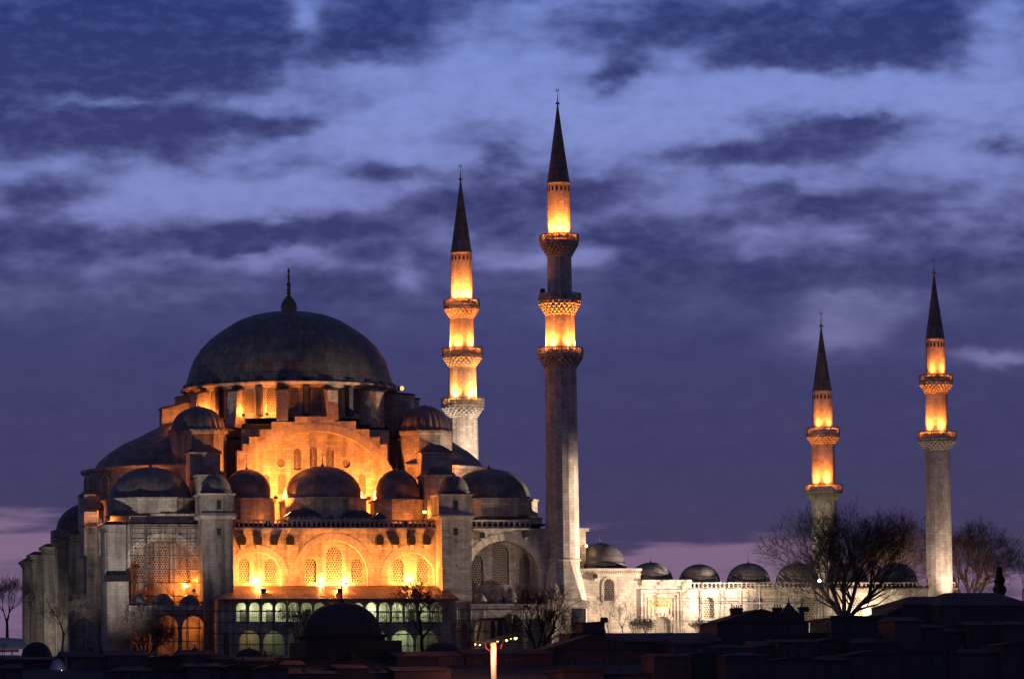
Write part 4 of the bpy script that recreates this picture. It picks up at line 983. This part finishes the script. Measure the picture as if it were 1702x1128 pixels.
# cypress on the right
p = at(1662, 1004, 14); cy = thing('cypress_tree', p, 'dark narrow cypress standing right of the rounded bare tree', 'tree')
m = MB(); m.tube([(p[0], p[1], p[2] - 1), (p[0], p[1], p[2] + 3)], .12, .06, n=6); m.build('trunk', 'bark_dark', cy)
m = MB(); rnd = random.Random(3); H = 58 * S(p[0], p[1])
for k in range(3600):
    f = rnd.random(); rr = .62 * math.sin(PI * min(1, f * .93 + .07) ** .75) + .08; a = rnd.uniform(0, 2 * PI); r = rr * math.sqrt(rnd.random()) * (1 + .25 * math.sin(f * 23 + a * 2))
    q = Vector((p[0] + r * math.cos(a), p[1] + r * math.sin(a), p[2] + f * H)); d = Vector((math.cos(a) * .5, math.sin(a) * .5, 1)).normalized(); b2 = d.cross(Vector((rnd.uniform(-1, 1), rnd.uniform(-1, 1), 0))).normalized()
    w = rnd.uniform(.12, .3); m.add([q, q + d * w + b2 * w * .35, q + d * w * 2, q + d * w - b2 * w * .35], [(0, 1, 2, 3)], None, 0)
m.build('crown', 'cypress', cy)
# ------------------------------------------------------------------ scaffolding
def scaffold(label, pl, pr, yt, yb, v, nx_, nz, diag=True, deck=(), r=.045):
    x0, zt = F(pl, yt, v); x1, zb = F(pr, yb, v); zb = max(zb, GZ)
    t = thing('scaffolding', ((x0 + x1) / 2, v, GZ), label, 'scaffolding', 'steel scaffolds on the walls')
    m = MB(); dx = (x1 - x0) / nx_; dz = (zt - zb) / nz; rnd = random.Random(int(pl))
    for yy in (v, v + 1.0):
        for i in range(nx_ + 1): m.tube([(x0 + i * dx, yy, GZ), (x0 + i * dx, yy, zt + rnd.uniform(-.3, .6))], r)
        for k in range(nz + 1): m.tube([(x0 - .3, yy, zb + k * dz), (x1 + .3, yy, zb + k * dz)], r)
    if diag:
        for i in range(nx_):
            for k in range(nz):
                if rnd.random() < .55:
                    a, b_ = ((x0 + i * dx, v, zb + k * dz), (x0 + (i + 1) * dx, v, zb + (k + 1) * dz)) if (i + k) % 2 else ((x0 + (i + 1) * dx, v, zb + k * dz), (x0 + i * dx, v, zb + (k + 1) * dz))
                    m.tube([a, b_], r * .8)
    m.build('tubes', 'scaffold_steel', t)
    m = MB()
    for k in deck: m.box(x0, x1, v + .1, v + .9, zb + k * dz + .05, zb + k * dz + .10)
    if deck: m.build('planks', 'deck', t)
    return t
scaffold('scaffold of thin tubes across the big left arch', 219, 336, 877, 990, -1.5, 5, 5)
scaffold('scaffold in front of the two orange arches', 214, 337, 1000, 1086, -6.5, 5, 4, deck=(2,))
scaffold('scaffold at the left end of the side gallery', 344, 478, 996, 1070, -9.2, 6, 4, False, deck=(1,))
scaffold('scaffold at the right end of the side gallery', 628, 730, 998, 1072, -9.2, 6, 4, deck=(1,))
scaffold('scaffold between the right buttress and the dark right arches', 740, 900, 1012, 1085, -7.0, 7, 4, deck=(2,))
scaffold('scaffold along the balustraded arcade wall', 1166, 1420, 972, 1060, -1.2, 8, 3)
# ------------------------------------------------------------------ dark houses in the foreground
HG = 'dark houses below the mosque'
def house(label, pl, pr, ytop, v, depth, roof='flat', yridge=None, wall='house_wall', windows=(), chim=(), over=.25, name='house', slope=None, extra=None):
    x0, zt = F(pl, ytop, v); x1 = XX(pr, v, ytop); g = min(ground_z(x0, v), ground_z(x1, v), zt - 3) - .5
    t = thing(name, ((x0 + x1) / 2, v + depth / 2, g), label, 'house', HG)
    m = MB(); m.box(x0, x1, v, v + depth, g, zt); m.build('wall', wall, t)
    m = MB(); rt = zt
    if roof == 'flat':
        m.box(x0 - over, x1 + over, v - over, v + depth + over, zt + .002, zt + .28); rt = zt + .28
        m.box(x0 - over, x1 + over, v - over, v - over + .2, zt + .282, zt + .5)
    elif roof == 'gable':                           # ridge runs in depth, gable faces us
        zr_ = F((pl + pr) / 2, yridge, v)[1]; xm = (x0 + x1) / 2 if slope is None else XX(slope, v, ytop)
        m.prism([(x0 - over, zt + .003), (x1 + over, zt + .003), (xm, zr_)], 'y', v - over, v + depth + over, 0, .8); rt = zr_
    elif roof == 'eaves':                           # ridge runs across
        zr_ = F((pl + pr) / 2, yridge, v + depth / 2)[1]
        m.prism([(v - over, zt + .003), (v + depth + over, zt + .003), (v + depth * .5, zr_)], 'x', x0 - over, x1 + over, 0, .8); rt = zr_
    elif roof == 'hip':
        zr_ = F((pl + pr) / 2, yridge, v + depth / 2)[1]; m.taper(x0 - over, x1 + over, v - over, v + depth + over, zt + .003, zr_, min((x1 - x0) * .35, 3.5), depth * .46, 0, .8); rt = zr_
    elif roof == 'shed':
        zr_ = F(pr, yridge, v)[1]; m.prism([(x0 - over, zt + .003), (x1 + over, zt + .003), (x1 + over, zr_)], 'y', v - over, v + depth + over, 0, .8)
    ro = m.build('roof', 'tile_roof', t)
    for (px, ya, yb, w, pots) in chim:
        x, za = F(px, ya, v + depth * .45); zb_ = F(px, yb, v + depth * .45)[1]; hw = w * S(x, v) / 2; m = MB(); y = v + depth * .45
        m.box(x - hw, x + hw, y - .35, y + .35, zb_ - 1.2, za); m.box(x - hw - .08, x + hw + .08, y - .43, y + .43, za - .25, za - .08)
        for k in range(pots):
            xx = x - hw + 2 * hw * (k + .5) / pots; m.tube([(xx, y, za - .05), (xx, y, za + .45 - (.1 if k % 2 else 0))], .10, .08, n=6)
        m.build('chimney', 'house_wall', ro)
    for (px, ya, yb, w, n) in windows:
        x, za = F(px, ya, v); zb_ = F(px, yb, v)[1]; hw = w * S(x, v) / 2
        m = MB(); m.box(-hw, hw, -.03, .02, 0, za - zb_); o = m.build('window', 'window_glass', t, (x, v, zb_))
        m = MB(); h = za - zb_
        m.box(-hw - .06, hw + .06, -.07, -.031, h, h + .08); m.box(-hw - .06, hw + .06, -.07, -.031, -.08, 0)
        for k in range(n + 1): xx = -hw + 2 * hw * k / n; m.box(xx - .035, xx + .035, -.07, -.031, .001, h - .001)
        m.box(-hw + .04, hw - .04, -.06, -.032, h * .68, h * .68 + .05)
        m.build('window_frame', 'window_frame', o, (0, 0, 0), local=True)
    return t
def dome_house(label, px, pyt, pyb, r, v, fin, wl_, wr_, yl, name='domed_house'):
    x, zb = F(px, pyb, v); zt = F(px, pyt, v)[1]; s = S(x, v); R = r * s; g = ground_z(x, v) - .5
    t = thing(name, (x, v, g), label, 'building', 'dark domed buildings below the mosque')
    m = MB(); xa, xb = XX(wl_, v, pyb), XX(wr_, v, pyb); zl = F(px, yl, v)[1]
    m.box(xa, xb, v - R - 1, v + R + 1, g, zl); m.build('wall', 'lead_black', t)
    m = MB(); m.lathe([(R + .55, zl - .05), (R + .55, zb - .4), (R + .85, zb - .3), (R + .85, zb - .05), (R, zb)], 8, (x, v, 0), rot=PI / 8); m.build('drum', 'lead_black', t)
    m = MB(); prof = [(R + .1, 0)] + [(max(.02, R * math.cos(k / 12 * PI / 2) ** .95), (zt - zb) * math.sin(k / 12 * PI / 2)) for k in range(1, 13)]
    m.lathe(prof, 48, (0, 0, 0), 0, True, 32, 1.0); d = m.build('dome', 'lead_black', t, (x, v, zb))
    if fin:
        f = MB(); f.lathe(finial_prof(fin, .75), 8, smooth=True); f.build('finial', 'iron', d, (0, 0, zt - zb - .1), local=True)
    return t
dome_house('dark domed building with a tall finial before the lit side gallery', 568, 1000, 1055, 66, -44, 2.9, 495, 652, 1066)
dome_house('small dark dome with finial left of the big dark dome', 414.6, 1077, 1094, 24, -46, 1.3, 375, 500, 1094)
dome_house('low dark dome left of the red-lit mast', 735, 1066, 1084, 30, -48, .8, 652, 768, 1084)
dome_house('dark dome at the lower left beside the striped awning', 61, 1066, 1094, 26, -46, 0, 30, 112, 1096)
dome_house('low dark dome in front of the two orange arches', 333, 1079, 1090, 28, -46, 0, 296, 374, 1090)
house('house with a dim three-light window left of the lit mast', 660, 772, 1090, -56, 8, 'eaves', 1082, windows=((743.5, 1092, 1113, 27, 3),))
house('reddish house with a wide dim window right of the lit mast', 774, 918, 1086, -56, 9, 'eaves', 1078, 'house_wall_red', windows=((857, 1097, 1115, 31, 4), (795, 1097, 1113, 12, 2)))
house('dark house sloping up to the stepped block below the minaret', 906, 1072, 1079, -52, 10, 'gable', 1053, slope=985, windows=((990, 1096, 1114, 16, 2),))
house('stepped dark block right under the nearest minaret', 947, 1003, 1052, -44, 6, 'shed', 1046, wall='house_wall_red')
house('tall dark stub on the stepped block below the minaret', 968, 1003, 1034, -42, 4, 'shed', 1031.5)
house('long plain dark roof under the portal', 1003, 1200, 1066, -46, 12, 'eaves', 1051)
house('dark house with chimney pots in front of the arcade wall', 1192, 1344, 1034, -40, 9, 'gable', 1011, slope=1266,
      windows=((1300, 1041, 1052, 9, 1), (1330, 1038, 1052, 7, 1)), chim=((1224, 1010, 1030, 20, 5), (1292, 1009, 1022, 14, 3), (1332, 1008, 1024, 8, 1)), wall='house_wall_blue')
p = at(1311, 1021, -38); m = MB(); m.lathe([(1.9, -.8), (1.3, .3), (.45, 1.1), (.25, 1.4), (.08, 1.7), (0.02, 2.4)], 12, (0, 0, 0)); tag(m.build('roof_turret', 'tile_roof', None, p), 'pointed dark roof turret between the chimneys', 'turret')
p = at(1340.5, 1012, -37); m = MB(); m.lathe([(.02, -.1), (.3, -.05), (.5, .08)], 16, (0, 0, 0), sy=.35)
dsh = thing('satellite_dish', p, 'satellite dish at the right end of the chimney house', 'satellite dish')
m = MB(); vs = []; n = 18
for r_, y_ in ((.02, .12), (.22, .08), (.40, 0)):
    for k in range(n): vs.append((p[0] + r_ * math.cos(2 * PI * k / n), p[1] + y_, p[2] + r_ * math.sin(2 * PI * k / n)))
m.add(vs, [(a * n + k, a * n + (k + 1) % n, (a + 1) * n + (k + 1) % n, (a + 1) * n + k) for a in range(2) for k in range(n)], None, 0); m.build('dish', 'house_wall', dsh)
m = MB(); m.tube([(p[0], p[1] + .15, p[2]), (p[0], p[1] + .15, p[2] - 1.3)], .05); m.tube([(p[0], p[1], p[2] - .4), (p[0], p[1] - .35, p[2])], .025); m.build('mount', 'iron', dsh)
house('low link roof in the gap left of the plane tree', 1340, 1384, 1057, -42, 8, 'flat')
house('dark flat-roofed block at the foot of the great plane tree', 1382, 1492, 1029, -36, 10, 'flat', wall='house_wall_blue')
house('dark shed roof left of the slim minaret', 1476, 1512, 1020, -33, 9, 'shed', 1001)
house('broad dark roof swallowing the foot of the slim minaret', 1500, 1640, 1004, -34, 14, 'hip', 991)
house('dark hipped roof at the right edge', 1560, 1720, 1006, -38, 14, 'hip', 985)
ORD = ['first', 'second', 'third', 'fourth', 'fifth', 'sixth', 'seventh', 'eighth', 'ninth', 'tenth', 'eleventh', 'twelfth', 'thirteenth', 'fourteenth', 'fifteenth', 'sixteenth', 'seventeenth', 'eighteenth', 'nineteenth', 'twentieth', 'twenty-first', 'twenty-second', 'twenty-third', 'twenty-fourth', 'twenty-fifth', 'twenty-sixth', 'twenty-seventh', 'twenty-eighth', 'twenty-ninth', 'thirtieth', 'thirty-first', 'thirty-second', 'thirty-third', 'thirty-fourth', 'thirty-fifth', 'thirty-sixth']
def skyline(row, px, end, v0, tops, seed, wmin, wmax, skip=()):
    rnd = random.Random(seed); k = 0
    while px < end:
        w = rnd.uniform(wmin, wmax); yt = None
        for (a, lo, hi) in tops:
            if px + w / 2 >= a: yt = rnd.uniform(lo, hi)
        if not any(px + w > a and px < b_ for a, b_ in skip):
            kind = rnd.choice(['flat', 'eaves', 'gable', 'hip', 'eaves']); v = v0 + rnd.uniform(-2.5, 2.5); rise = rnd.uniform(5, 9)
            ch = [(px + w * rnd.uniform(.2, .8), yt - rise - rnd.uniform(1, 6), yt + 2, rnd.uniform(5, 8), rnd.randint(1, 2))] if rnd.random() < .6 else []
            ws = [(px + w * f, yt + 8, yt + 8 + rnd.uniform(12, 15), rnd.uniform(8, 12), 2) for f in ((.3, .7) if w > 55 else (.5,))] if rnd.random() < .75 else []
            t = house('%s dark roof from the left in the %s row of houses' % (ORD[k], row), px, px + w - 1, yt, v, rnd.uniform(6, 9), kind, yt - rise, rnd.choice(['house_wall', 'house_wall', 'house_wall_red', 'house_wall_blue']), ws, ch)
            if rnd.random() < .4:                      # roof aerial
                x, z = F(px + w * .5, yt - rise, v + 3); m = MB(); h = rnd.uniform(1.2, 2.4); m.tube([(x, v + 3, z - 1), (x, v + 3, z + h)], .03)
                for q in range(3): m.tube([(x - .5 + .1 * q, v + 3, z + h - .1 - .22 * q), (x + .5 - .1 * q, v + 3, z + h - .1 - .22 * q)], .022)
                m.build('aerial', 'iron', t)
            k += 1
        px += w * rnd.uniform(.9, 1.02)
skyline('upper', -25, 1730, -57, [(-50, 1089, 1098), (110, 1084, 1094), (350, 1092, 1104), (1070, 1062, 1076), (1344, 1056, 1068), (1480, 1030, 1052)], 5, 38, 80, [(655, 1075)])
skyline('lower', -30, 1730, -76, [(-50, 1106, 1118), (360, 1108, 1120), (1080, 1086, 1102), (1400, 1066, 1090)], 9, 45, 95, [(60, 130), (775, 905)])
# twin chimney stack left of the mast
p = at(772, 1076, -50); m = MB(); m.box(-.35, .35, -.3, .3, -3, 2.6); m.tube([(-.18, 0, 2.6), (-.18, 0, 3.0)], .16, n=8); m.tube([(.18, 0, 2.6), (.18, 0, 3.0)], .16, n=8); m.tube([(-.18, 0, 3.08), (-.18, 0, 3.2)], .34, .1, n=8); m.tube([(.22, 0, 3.08), (.22, 0, 3.2)], .34, .1, n=8)
tag(m.build('chimney_stack', 'house_wall', None, p), 'tall dark chimney stack with two capped flues', 'chimney', None)
p = at(376, 1078, -48); m = MB(); m.box(-.3, .3, -.3, .3, -3, 1.9); m.tube([(0, 0, 1.9), (0, 0, 2.3)], .36, .12, n=8)
tag(m.build('chimney_stack', 'house_wall', None, p), 'dark chimney with one rounded cap below the left buttress', 'chimney', None)
# striped awning and market canopy at the lower left
p = at(97, 1114, -58); aw = thing('lit_awning', p, 'small pale ribbed awning lit by one white lamp', 'awning')
m = MB(); n = 12
vs = []
for k in range(n + 1):
    a = -PI / 2 + PI * k / n
    for (r_, z_) in ((1.15, .05), (.75, 1.15), (.1, 1.5)): vs.append((p[0] + r_ * math.sin(a), p[1] - r_ * math.cos(a) * .8, p[2] + z_))
m.add(vs, [(k * 3 + q, (k + 1) * 3 + q, (k + 1) * 3 + q + 1, k * 3 + q + 1) for k in range(n) for q in range(2)], None, 0); m.build('cloth', 'awning', aw)
m = MB(); m.box(p[0] + .75, p[0] + .95, p[1] - 1.0, p[1] - .9, p[2] + .2, p[2] + 1.9); m.build('post', 'window_frame', aw)
m = MB(); m.lathe([(.01, -.02), (.025, 0), (.01, .02)], 8, (p[0] + .2, p[1] - 1.4, p[2] + .05)); m.build('lamp', 'lens_white', aw)
lamp('POINT', (p[0] + .2, p[1] - 1.6, p[2] + .35), 3, (.85, .92, 1.0), radius=.05)
p = at(20, 1082, -30); ca = thing('market_canopy', p, 'pale ribbed canopy with red fascia at the lower left edge', 'canopy')
x0, x1 = XX(-30, -30, 1080), XX(52, -30, 1080); m = MB(); z1 = ZZ(1054, -30, 20); z0 = ZZ(1077.5, -30, 20)
for k in range(40):
    a = x0 + (x1 - x0) * k / 40; m.add([(a, -30, z0), (a + (x1 - x0) / 60, -30, z0), (a + (x1 - x0) / 60 - .8, -27, z1 - .01 * k), (a - .8, -27, z1 - .01 * k)], [(0, 1, 2, 3)], None, 0)
m.add([(x0, -29.95, z0 - .02), (x1, -29.95, z0 - .02), (x1 - .8, -26.9, z1 - .45), (x0 - .8, -26.9, z1 - .05)], [(0, 1, 2, 3)], None, 0); m.build('sheet', 'awning', ca)
m = MB(); m.box(x0, x1 - 1.6, -30.1, -29.9, ZZ(1083, -30, 20), z0 - .05); m.build('fascia', 'red_paint', ca)
m = MB(); m.box(x0, x1 - 1.6, -30.12, -29.95, ZZ(1089, -30, 20), ZZ(1087.5, -30, 20)); m.build('rail', 'awning', ca)
lamp('POINT', (XX(20, -32, 1070), -33, z0 + 1), 60, (.75, .85, 1.0), radius=.2)
# lamp mast with its rig
p = at(820, 1066, -80); mast = thing('lamp_mast', (p[0], p[1], ground_z(p[0], p[1])), 'bright steel mast with a sloping ring of lamps and a dark frame on top', 'mast')
rP = 4.6 * S(p[0], p[1])
m = MB(); m.tube([(p[0], p[1], ground_z(p[0], p[1]) - .3), (p[0], p[1], p[2] - .1)], rP, n=20); m.tube([(p[0] - rP * .75, p[1] - rP * .8, ground_z(p[0], p[1])), (p[0] - rP * .75, p[1] - rP * .8, p[2] - .15)], rP * .28, n=10); m.build('pole', 'steel_bright', mast)
def mp(px, py, v=-80): return at(px, py, v)
m = MB(); q = [mp(788, 1068), mp(856, 1052), mp(860, 1058), mp(790, 1072)]
m.prism([(a[0], a[2]) for a in q], 'y', -81.6, -78.4); m.build('platform', 'iron', mast)
m = MB()
for (a, b_, w) in (((793, 1064), (799, 1030), 3.0), ((842, 1054), (838, 1030), 4), ((797, 1029), (840, 1028), 5), ((818, 1060), (818, 1028), 7), ((830, 1056), (830, 1028), 9)):
    A, B = mp(*a), mp(*b_); hw = w * S(A[0], -80) / 2
    d = Vector(B) - Vector(A)
    if abs(d.z) > abs(d.x): vs = [(A[0] - hw, A[2]), (A[0] + hw, A[2]), (B[0] + hw, B[2]), (B[0] - hw, B[2])]
    else: vs = [(A[0], A[2] - hw), (B[0], B[2] - hw), (B[0], B[2] + hw), (A[0], A[2] + hw)]
    m.prism(vs, 'y', -80.4 - .01 * w, -79.6 + .01 * w)
m.build('top_frame', 'iron', mast)
m = MB()
for (a, b_) in (((806, 1067), (814, 1081)), ((838, 1062), (832, 1078))): m.tube([mp(*a, v=-80.8), mp((a[0] + b_[0]) / 2 - 2, (a[1] + b_[1]) / 2 + 2, v=-80.8), mp(*b_, v=-80.4)], .03)
m.build('cable', 'red_paint', mast)
for (px, py, r_, mt) in ((797, 1069, .17, 'lens_white'), (790, 1070, .09, 'lens_orange'), (827, 1064.5, .12, 'lens_warm'), (833, 1062.5, .09, 'lens_orange'), (842, 1063.5, .12, 'lens_warm'), (857, 1059.5, .2, 'lens_warm'), (849, 1060.5, .08, 'lens_orange'), (819, 1064.3, .12, 'lens_warm')):
    c = mp(px, py, -81.3); m = MB(); m.lathe([(.01, -r_), (r_ * .7, -r_ * .7), (r_, 0), (r_ * .7, r_ * .7), (.01, r_)], 10, (0, 0, 0), 0, True)
    m.build('lamp', mt, mast, c)
for (px, py, pw) in ((800, 1073, 26), (842, 1069, 26), (858, 1064, 14)):
    c = mp(px, py + 12, -81.0); lamp('POINT', c, pw * 26, (1.0, .20, .08), radius=.15)
c = mp(812, 1092, -82.6); lamp('POINT', c, 700, (1.0, .62, .28), radius=.15)
# ------------------------------------------------------------------ floodlights of the mosque (fixtures with their light)
KF = 3.0
def flood(label, px, py, v, off, power, color, kind='POINT', target=None, size=120, lens='lens_orange', group='floodlights on the mosque roofs', s=1.0, radius=.2, back=False):
    x, z = F(px, py, v); t = thing('floodlight', (x, v, z), label, 'floodlight', group)
    m = MB(); m.box(-.05 * s, .05 * s, -.05 * s, .05 * s, -.7 * s, 0); m.taper(-.28 * s, .28 * s, -.2 * s, .14 * s, -.12 * s, .34 * s, .03, .03); m.build('housing', 'iron', t, (x, v, z))
    m = MB()
    if back: m.box(-.24 * s, .24 * s, .141 * s, .17 * s, -.06 * s, .28 * s)
    else: m.box(-.24 * s, .24 * s, -.23 * s, -.203 * s, -.06 * s, .28 * s)
    m.build('lens', lens, t, (x, v, z))
    lamp(kind, (x + off[0], v + off[1], z + off[2]), power * KF, color, target, size, .7, radius)
RG = 'roof floodlights above the side gallery'
for px, nm in ((438, 'leftmost'), (564.5, 'middle'), (689.5, 'rightmost')):
    flood('small floodlight on the gallery roof, %s of the three' % nm, px, 983, -4.6, (0, .75, .45), 1500 if px < 600 else 1250, ORANGE, group=RG, back=True, s=1.2)
    x, z = F(px, 983, -2.2)
    lamp('SPOT', (x, -2.6, F(px, 977, -2.2)[1] + .3), 5000, AMBER, (x, 1.5, z + 5), 150)
flood('floodlight between the left and the middle small dome', 458, 828, 9.6, (.2, .2, .9), 3600, ORANGE, back=True)
flood('floodlight between the middle and the right small dome', 613, 829, 9.6, (0, .2, .9), 3000, ORANGE, back=True)
flood('floodlight hidden behind the middle aisle dome', 530, 832, 11.0, (0, .2, .5), 2500, ORANGE, back=True)
flood('floodlight on the ledge lighting the middle drum', 532, 869, 3.9, (0, .2, .4), 160, AMBER, back=True)
flood('floodlight on the ledge behind the long balustrade at its left', 445, 868, 1.6, (0, .4, .4), 90, ORANGE, back=True)
flood('floodlight on the ledge behind the long balustrade at its right', 675, 868, 1.6, (0, .4, .4), 110, ORANGE, back=True)
for (px, pw) in ((429, 430), (535, 360), (575, 360), (682.5, 420)):   # lamps on the ledge inside the three arches
    flood('small floodlight on the ledge between the windows, %s' % {429: 'in the left golden arch', 535: 'left of the tall middle window', 575: 'right of the tall middle window', 682.5: 'in the right golden arch'}[px], px, 970, .55, (0, .25, .35), pw, AMBER, back=True, s=.55, group='floodlights in the golden arches')
flood('floodlight before the low lead-roofed block on the left roof', 181, 868, .9, (.5, .1, .3), 30, ORANGE, s=.7)
for (px, tx) in ((474, 470), (628, 590)):  # made-up pair, added to even out the light on the gable steps
    gx_, gz_ = F(tx, 722, VT)
    flood('added projector on the roof edge brightening the stepped gable, %s of two' % ('left' if px < 560 else 'right'), px, 866, 1.3, (0, .5, .6), 4600, ORANGE, 'SPOT', (gx_, VT, gz_), 48, back=True, s=.8, group='added gable projectors')
# drum lamps
for (a, pw, nm) in ((-9, 260, 'below the two bright drum windows'), (-22, 130, 'left of the bright drum windows'), (-46, 300, 'behind the left weight tower'), (-61, 260, 'at the left end of the lit drum'), (-80, 420, 'at the far left of the drum')):
    aa = rad(-103 + a); r = 15.6 if abs(a) < 60 else 17.6; x, y = XC + r * math.cos(aa), Vc + r * math.sin(aa); z = zD0 + (.15 if abs(a) < 60 else -1.4)
    t = thing('floodlight', (x, y, z), 'floodlight on the drum base ' + nm, 'floodlight', 'floodlights round the drum'); m = MB(); m.taper(-.2, .2, -.15, .15, -.2, .2, .03, .03); m.build('housing', 'iron', t, (x, y, z))
    m = MB(); m.box(-.14, .14, -.10, .10, .203, .22); m.build('lens', 'lens_orange', t, (x, y, z))
    lamp('POINT', (x, y, z + .5), pw * 4, ORANGE, radius=.12)
x, y = XC + 15.6 * math.cos(rad(-22)), Vc + 15.6 * math.sin(rad(-22)); p = at(668, 645, y); t = thing('floodlight', p, 'round glowing lamp on the right rim of the great dome', 'floodlight', 'floodlights round the drum')
m = MB(); m.lathe([(.01, -.34), (.24, -.24), (.34, 0), (.24, .24), (.01, .34)], 12, p, 0, True); m.build('lens', 'lens_amber', t); m = MB(); m.box(p[0] - .6, p[0] - .3, p[1] - .2, p[1] + .2, p[2] - .4, p[2] + .3); m.build('housing', 'iron', t)
# half domes, towers, left block
flood('floodlight at the foot of the right half dome', 772, 806, 10.5, (.3, .3, .5), 520, AMBER, back=True)
flood('floodlight on the roof beside the right weight tower', 745, 782, 13.0, (.9, .2, .2), 170, ORANGE, back=True)
flood('floodlight on the roof by the left half dome', 176, 862, 9.5, (-1.8, -.5, .8), 60, ORANGE)
flood('floodlight behind the left aisle dome', 262, 800, 14.0, (-3.2, -.2, .2), 120, ORANGE, back=True)
flood('floodlight on the far left roof', 118, 896, 42, (-.5, -.6, .4), 120, ORANGE)
flood('floodlight on the left weight tower roof', 268, 786, 17, (-1.2, -1.6, .0), 160, ORANGE)
flood('floodlight by the right small dome', 705, 852, 2.6, (.6, -.2, .1), 110, ORANGE)
# left arch lamps
flood('left of two lamps inside the scaffolded left arch', 309, 975, .7, (.2, .55, .4), 130, ORANGE, s=1.0, lens='lens_warm')
flood('lamp on the scaffold before the left arch', 322, 982, -1.2, (-1.6, .7, .6), 260, ORANGE, s=.8, back=True)
flood('right of two lamps inside the scaffolded left arch', 330, 967, .7, (-.3, .5, .3), 60, ORANGE, s=.8, lens='lens_warm')
# gallery interiors
for (px, py) in ((263, 1040), (322, 1038)):
    x, z = F(px, py, -3.2); lamp('POINT', (x, -3.2, z), 230, (1.0, .26, .05), radius=.2)
for i in range(8):
    px = 412 + i * 42; x, z = F(px, 1012, -5.6); lamp('POINT', (x, -5.4, z), (200, 260, 80, 30, 60, 230, 150, 100)[i], GREENISH, radius=.15)
for (px, pw) in ((668, 140), (628, 20), (416, 40), (455, 30), (709, 12)):
    x, z = F(px, 1056, -5.8); lamp('POINT', (x, -5.6, z), pw, (.75, 1.0, .55) if px != 416 else (1, .8, .3), radius=.15)
# courtyard and near minaret: white-warm floods on the ground
def ground_flood(label, px, py, v, target, power, color, size=70, blend=.8):
    x, z = F(px, py, v); g = ground_z(x, v); t = thing('floodlight', (x, v, g), label, 'floodlight', 'floodlights on the ground')
    m = MB(); m.box(x - .08, x + .08, v - .08, v + .08, g - .2, z); m.build('post', 'iron', t)
    m = MB(); m.taper(-.5, .5, -.3, .3, 0, .7, .05, .02); m.build('housing', 'iron', t, (x, v, z))
    m = MB(); m.box(-.42, .42, .303, .33, .1, .6); m.build('lens', 'lens_warm', t, (x, v, z))
    lamp('SPOT', (x, v + .6, z + .5), power, color, target, size, blend, .3)
mx = XX(934, 1, 900)
ground_flood('floodlight mast hidden behind the roofs below the portal', 1110, 1072, -24, (XX(1070, 0), 1, 4), 12500, WARM, 52)
ground_flood('floodlight mast behind the chimney house', 1230, 1070, -22, (XX(1215, 0), 1, 5), 22000, (1.0, .77, .54), 95)
ground_flood('floodlight close under the arcade wall by the plane tree', 1438, 1040, -3.6, (XX(1445, 0), 1, 3), 5000, (1.0, .76, .55), 150)
ground_flood('floodlight mast at the far end of the arcade, aimed along the walls', 1462, 1036, -8.5, (mx - 2, 0, 12), 350000, WARM, 40)
ground_flood('floodlight at the foot of the slim right minaret', 1612, 1030, -6.0, (XX(1562, 1), 1, 17), 15000, (1.0, .72, .54), 75)
ground_flood('floodlight in the court at the foot of the far slim minaret', 1290, 1040, 40, (XX(1370, 57), 57, 12), 16000, (1.0, .86, .55), 60)
ground_flood('floodlight on the terrace before the left piers', 150, 1085, -26, (XX(230, 0), 0, 20), 33000, (1.0, .85, .77), 72, 1.0)
ground_flood('floodlight on the terrace before the right buttress', 1004, 1034, -13, (XX(775, -4), 0, 11), 5000, (1.0, .78, .66), 60)
ground_flood('floodlight at the far left corner', 20, 1075, 20, (XX(50, 50), 52, 8), 7000, (1.0, .84, .68), 90)
x, z = F(700, 1000, 66); ground_flood('floodlight behind the prayer hall by the tall far minaret', 900, 1040, 34, (XX(770, 57, 765), 57, 24), 230000, (1.0, .76, .58), 40)
# small bare bulbs
p = at(974.5, 907, 2.0); t = thing('wall_lamp', p, 'bright orange lamp on the wall end above the corner dome', 'lamp'); m = MB(); m.lathe([(.01, -.22), (.22, 0), (.01, .26)], 10, p, 0, True); m.build('bulb', 'lens_warm', t); m = MB(); m.tube([(p[0] - .5, p[1] + .3, p[2] + .1), (p[0], p[1], p[2] + .1)], .04); m.build('bracket', 'iron', t); lamp('POINT', (p[0] + .2, p[1] - .4, p[2]), 60, (1, .6, .25), radius=.15)
p = at(1362, 964.5, -12); t = thing('street_lamp', (p[0], p[1], GZ), 'white street lamp shining through the plane tree branches', 'street lamp'); m = MB(); m.lathe([(.01, -.24), (.24, 0), (.01, .24)], 10, p, 0, True); m.build('bulb', 'lens_white', t); m = MB(); m.tube([(p[0], p[1], GZ), (p[0], p[1], p[2] - .22)], .07, .05, n=8); m.build('pole', 'iron', t); lamp('POINT', (p[0], p[1] - .5, p[2]), 60, (.85, 1, .95), radius=.2)
